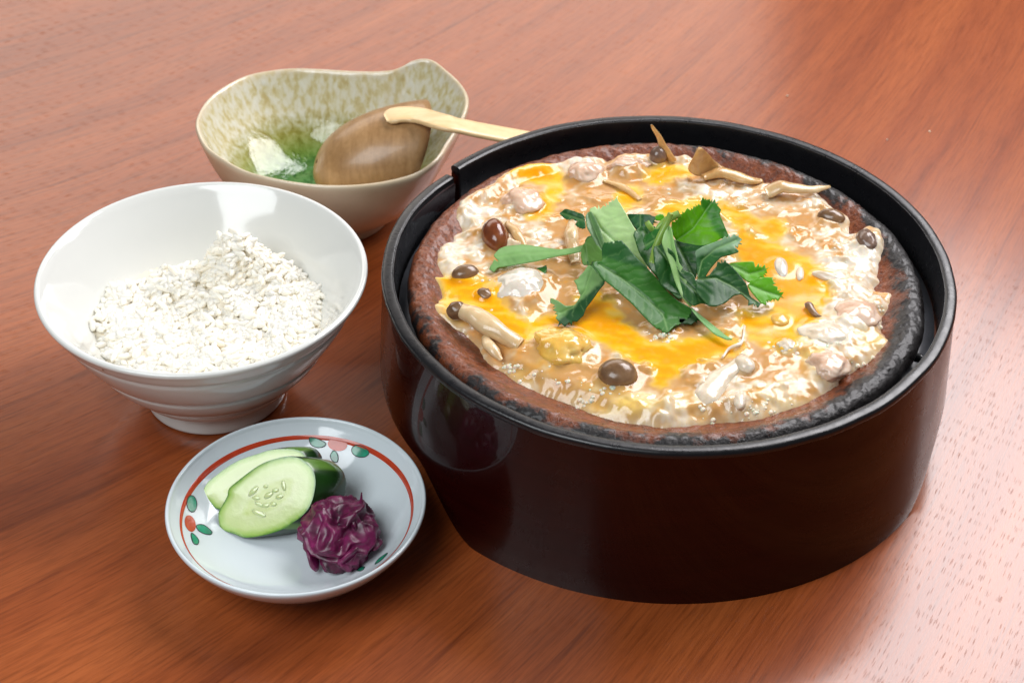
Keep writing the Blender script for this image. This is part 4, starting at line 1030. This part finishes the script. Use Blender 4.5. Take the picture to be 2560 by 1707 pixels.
cucumber('cucumber slice in front, broad pale seeded face with dark green skin', [(482, 830), (500, 780), (545, 700), (560, 640), (640, 572), (720, 510), (800, 460), (880, 430), (980, 408), (1070, 420), (1140, 470), (1178, 530), (1186, 620), (1155, 750), (1095, 835), (1020, 890), (960, 930), (890, 958), (800, 982), (680, 998), (600, 972), (500, 930)], c1, NC, (.72, .42, -.40), 1.5, SEEDS)

# ---- purple pickle
M_purp = Mat('purple_pickle')
_pn = M_purp.noise(160, 5, .65).outputs['Fac']
M_purp.set(Base_Color=M_purp.ramp(_pn, [(0.30, lin(34, 4, 20)), (0.5, lin(96, 16, 62)), (0.72, lin(136, 34, 94))]), Roughness=0.36, Subsurface_Weight=0.3, Subsurface_Scale=0.002, Subsurface_Radius=(1, .2, .5),
           Coat_Weight=0.12, Coat_Roughness=0.15, Normal=M_purp.bump(_pn, 0.15, 0.0010))
def purple():
    cen = P(*z7([(1362, 990)])[0], 1.35)
    root = thing('purple_pickle', 'small heap of curled purple pickled shreds on the dish', 'pickle', cen)
    rs = random.Random(21)
    V, F = sphere(150, 80)
    W_ = V + .35 * np.stack([n3(V, 1.3, 4.0 + j) for j in range(3)], -1); r1 = 1 - 2 * np.abs(n3(W_, 1.2, 2.0)); r2 = 1 - 2 * np.abs(n3(W_, 2.3, 7.0)); r3 = n3(V, 7.0, 3.0)
    dent = np.exp(-((V[:, 0] + .05) ** 2 + (V[:, 1] + .05) ** 2) / .10) * (V[:, 2] > 0)
    V = V * (1 + .26 * r1 + .22 * r2 + .015 * r3 - .6 * dent)[:, None] * np.array([1.02, 1.12, .82])
    q = V + cen + np.array([0, 0, .18])
    q[:, 2] = np.maximum(q[:, 2], dish_z(np.hypot(q[:, 0] - DC[0], q[:, 1] - DC[1])) + .01)
    mk('clump', q, F, M_purp.m, root)
    for k in range(34):
        a = rs.uniform(0, 2 * math.pi); rr = 1.12 * math.sqrt(rs.random())
        hz = 1.0 * (1 - (rr / 1.4) ** 2) * rs.uniform(.5, .95)
        if rr < .33: hz *= .3                                   # hollow in the middle
        x, y = cen[0] + rr * math.cos(a) * 1.0, cen[1] + rr * math.sin(a) * 1.2
        b0 = dish_z(math.hypot(x - DC[0], y - DC[1]))
        p0 = np.array([x, y, b0 + 0.12 + hz])
        R = rs.uniform(.25, .5); arc = rs.uniform(1.6, 3.2); w = rs.uniform(.28, .50)
        ax = np.array([rs.gauss(0, 1), rs.gauss(0, 1), rs.gauss(0, .8)]); ax /= np.linalg.norm(ax)
        b = np.cross(ax, [0.3, .2, 1]); b /= np.linalg.norm(b); d = np.cross(ax, b)
        path = []; ph = rs.uniform(0, 6.28)
        for t in np.linspace(0, 1, 14):
            q = p0 + R * (math.cos(ph + arc * t) * b + math.sin(ph + arc * t) * d) * (1 - .35 * t) + ax * .25 * (t - .5)
            zb = dish_z(math.hypot(q[0] - DC[0], q[1] - DC[1])); q[2] = max(q[2], zb + .06)
            path.append(q)
        path = np.array(path); W = w * np.sin(np.linspace(.35, 2.8, 14)) ** .6
        V, F = tube(path, W, 10, .30, up=ax)
        V = V + .05 * np.stack([n3(V, 3.0, k + j) for j in range(3)], -1)
        mk('pickle_shred', V, F, M_purp.m, root)
    tip = np.array([P(*z7([(x, y)])[0], z) for x, y, z in ((1510, 800, 2.0), (1518, 740, 2.25), (1522, 668, 2.6))])
    V, F = tube(crom(tip, 4), np.linspace(.11, .02, 9), 8, .5); mk('pickle_shred', V, F, M_purp.m, root)
purple()

# ================================================================== SAUCE BOWL WITH LADLE
Z5 = lambda pts: [(460 + x / 2.6133, 120 + y / 2.6133) for x, y in pts]
def sauce_bowl():
    rim_px = [(70, 520, 4.5), (90, 430, 4.5), (150, 340, 4.5), (250, 260, 4.5), (400, 185, 4.5), (560, 150, 4.5), (720, 135, 4.5), (900, 140, 4.5), (1100, 152, 4.5), (1250, 155, 4.5), (1370, 146, 4.6), (1440, 120, 4.75), (1500, 88, 4.95), (1570, 74, 5.1),
              (1640, 88, 5.1), (1720, 148, 5.0), (1800, 220, 4.95), (1850, 290, 4.85), (1866, 350, 4.8), (1850, 430, 4.7), (1800, 530, 4.6), (1735, 630, 4.5), (1690, 705, 4.5), (1620, 775, 4.45), (1500, 842, 4.4), (1300, 892, 4.4), (1100, 914, 4.4), (900, 914, 4.4),
              (700, 892, 4.4), (500, 852, 4.4), (350, 802, 4.4), (200, 712, 4.45), (120, 640, 4.5)]
    rim = np.array([P(*Z5([(x, y)])[0], z) for x, y, z in rim_px])[::-1]
    rim = smoothpoly(rim, 7)
    c = np.array([-8.1, 67.6])
    root = thing('sauce_bowl', 'cream and green glazed bowl with a pulled spout, holding a wooden ladle', 'bowl', (c[0], c[1], 0))
    m = Mat('celadon_glaze')
    co = m.coord(); sp = m.node('ShaderNodeSeparateXYZ', {'Vector': co})
    inn = m.attr('inner', 'Fac')
    st = m.node('ShaderNodeMapping', {'Vector': co, 'Scale': (1, 1, .42)}).outputs[0]
    n = m.noise(390, 3, .5, st, .25).outputs['Fac']; n2 = m.noise(40, 3).outputs['Fac']
    spots = m.ramp(n, [(.30, lin(200, 182, 128)), (.45, lin(216, 206, 164)), (.55, lin(226, 220, 196)), (.75, lin(232, 230, 216))])
    depth = m.math('ADD', m.math('MULTIPLY', sp.outputs['Z'], 26.0), m.math('MULTIPLY', m.math('SUBTRACT', n, .5), .16))
    green = m.ramp(depth, [(.20, lin(86, 136, 84)), (.23, lin(60, 112, 62)), (.26, lin(110, 160, 100)), (.30, lin(76, 126, 66)), (.36, lin(120, 156, 84)), (.52, lin(176, 182, 120)), (.74, (1, 1, 1))])
    inside = m.mix(1.0, spots, green, 'MULTIPLY')
    inside = m.mix(m.ramp(depth, [(.22, (.40,) * 3), (.36, (0, 0, 0))]), inside, lin(48, 104, 56))
    outside = m.ramp(n2, [(.3, lin(206, 186, 154)), (.7, lin(222, 206, 178))])
    m.set(Base_Color=m.mix(inn, outside, inside), Roughness=m.mix(inn, (.28,) * 3, (.08,) * 3), Coat_Weight=.5, Coat_Roughness=.05,
          Normal=m.bump(m.math('MULTIPLY', n, inn), .22, .0012))
    N = len(rim)
    ang = np.arctan2(rim[:, 1] - c[1], rim[:, 0] - c[0])
    fo = 2.7
    fx, fy = c[0] + fo * np.cos(ang), c[1] + fo * np.sin(ang)
    rows, inn_ = [], []
    def at(t, zf, off=0.0):
        """point between the foot circle (t=0) and the rim (t=1), zf = fraction of the rim height; off = inward shift"""
        x = fx + (rim[:, 0] - fx) * t; y = fy + (rim[:, 1] - fy) * t
        d = np.hypot(x - c[0], y - c[1]); k = (d - off) / d
        return np.stack([c[0] + (x - c[0]) * k, c[1] + (y - c[1]) * k, rim[:, 2] * zf], -1)
    foot = lambda r, z: np.stack([c[0] + r * np.cos(ang), c[1] + r * np.sin(ang), np.full(N, z)], -1)
    for r, z in ((.02, .3), (2.0, .3), (2.15, 0), (2.6, 0), (2.7, .06), (2.68, .45)): rows.append(foot(r, z)); inn_.append(0)
    for t, zf in ((.10, .14), (.34, .25), (.58, .40), (.78, .60), (.91, .79), (.975, .92), (1.0, .985)): rows.append(at(t, zf)); inn_.append(0)
    rows.append(at(1.0, 1.01, .06)); inn_.append(0.0); rows.append(at(1.0, 1.015, .15)); inn_.append(0.25)
    rows.append(at(1.0, .99, .25)); inn_.append(.6)
    for t, zf, off in ((.985, .93, .32), (.93, .82, .36), (.82, .66, .38), (.64, .49, .38), (.42, .36, .36), (.2, .285, .3)): rows.append(at(t, zf, off)); inn_.append(1)
    for r, z in ((2.5, 1.12), (2.2, .98), (1.9, 1.0), (1.6, .9), (1.2, .92), (.8, .86), (.02, .86)): rows.append(foot(r, z)); inn_.append(1)
    V = np.stack(rows, 1).reshape(-1, 3)
    o = mk('body', V, gridfaces(N, len(rows), True), m.m, root, attrs={'inner': np.tile(inn_, N)})
    s = o.modifiers.new('smooth', 'SUBSURF'); s.levels = 1; s.render_levels = 1
sauce_bowl()

def wood(name, a, b, sc=(40, 40, 40)):
    m = Mat(name); st = m.node('ShaderNodeMapping', {'Vector': m.coord(), 'Scale': sc}).outputs[0]
    n = m.noise(1.0, 4, .6, st, .4).outputs['Fac']; n2 = m.noise(500, 3).outputs['Fac']
    m.set(Base_Color=m.mix(.25, m.ramp(n, [(.3, a), (.7, b)]), m.ramp(n2, [(.3, a), (.7, b)])), Roughness=.36, Coat_Weight=.25, Coat_Roughness=.12)
    return m.m
def ladle():
    base = P(1028, 372, 4.0)
    root = thing('wooden_ladle', 'wooden ladle with round brown scoop and flat pale handle, upside down in the glazed bowl', 'ladle', base)
    pole = np.array([-.88, -.15, -.05]); pole /= np.linalg.norm(pole)
    b = np.array([.40, .10, .90]); b /= np.linalg.norm(b); c = np.cross(pole, b); c /= np.linalg.norm(c)
    La, Lb, Lc = 4.1, 2.2, 2.25
    rows = []; nt = 72
    th = np.linspace(0, 2 * np.pi, nt, endpoint=False)
    def shell(s, u):    # u: 0 pole .. 1 opening
        ph = u * np.pi / 2
        return base + pole * (La * s * math.cos(ph) ** .85) + (b[None] * (Lb * s * math.sin(ph) ** .8) * np.cos(th)[:, None] + c[None] * (Lc * s * math.sin(ph) ** .8) * np.sin(th)[:, None])
    for u in np.linspace(.01, 1, 22): rows.append(shell(1, u))
    rows.append(shell(.95, 1.0)); 
    for u in np.linspace(.99, .01, 16): rows.append(shell(.88, u))
    m = wood('ladle_wood', lin(146, 108, 66), lin(186, 146, 100), (260, 60, 60))
    o = mk('scoop', np.stack(rows, 1).reshape(-1, 3), gridfaces(nt, len(rows), True), m, root)
    hp = [(963, 297, 6.35), (1000, 287, 6.55), (1050, 290, 6.5), (1111, 307, 6.25), (1170, 320, 6.0), (1225, 331, 5.75), (1320, 348, 5.4), (1392, 360, 5.15)]
    dome = np.vstack([shell(1, u) for u in np.linspace(.01, 1, 60)])
    dv = dome - np.array([0, 0, CAM_H])
    for k in range(3):                                   # the handle lies on the back of the scoop
        d = ray(hp[k][0], hp[k][1]); d = d / np.linalg.norm(d); al = dv @ d
        near = np.linalg.norm(dv - al[:, None] * d, axis=1) < .25
        if near.any(): hp[k] = (hp[k][0], hp[k][1], float(dome[near][np.argmin(al[near])][2]) + .10)
    path = crom(np.array([P(*q) for q in hp]), 5)
    rad = np.interp(np.linspace(0, 1, len(path)), [0, .03, .08, .3, 1], [.24, .42, .50, .50, .48])
    V, F = tube(path, rad * 1.12, 16, .22, sq=4.0)
    m2 = wood('bamboo', lin(226, 188, 132), lin(242, 212, 162), (30, 300, 300))
    mk('handle', V, F, m2, root)
ladle()

# ================================================================== CRUMBS ON THE TABLE
for (px, py, r, lb) in ((1968, 240, .05, 'left of the three tiny white crumbs on the table behind the pan'), (2324, 329, .045, 'rightmost of the three tiny white crumbs on the table behind the pan'), (2218, 349, .04, 'tiny white crumb nearest the black rim, behind the pan')):
    c = P(px, py, r * .6); V, F = sphere(10, 7); V = V * (1 + .4 * n3(V, 1.5, px))[:, None] * r
    V[:, 2] = np.maximum(V[:, 2], -r * .6)
    tag(mk('crumb', V + c, F, MF['white'], pivot=c), lb, 'crumb', 'crumbs on the table')
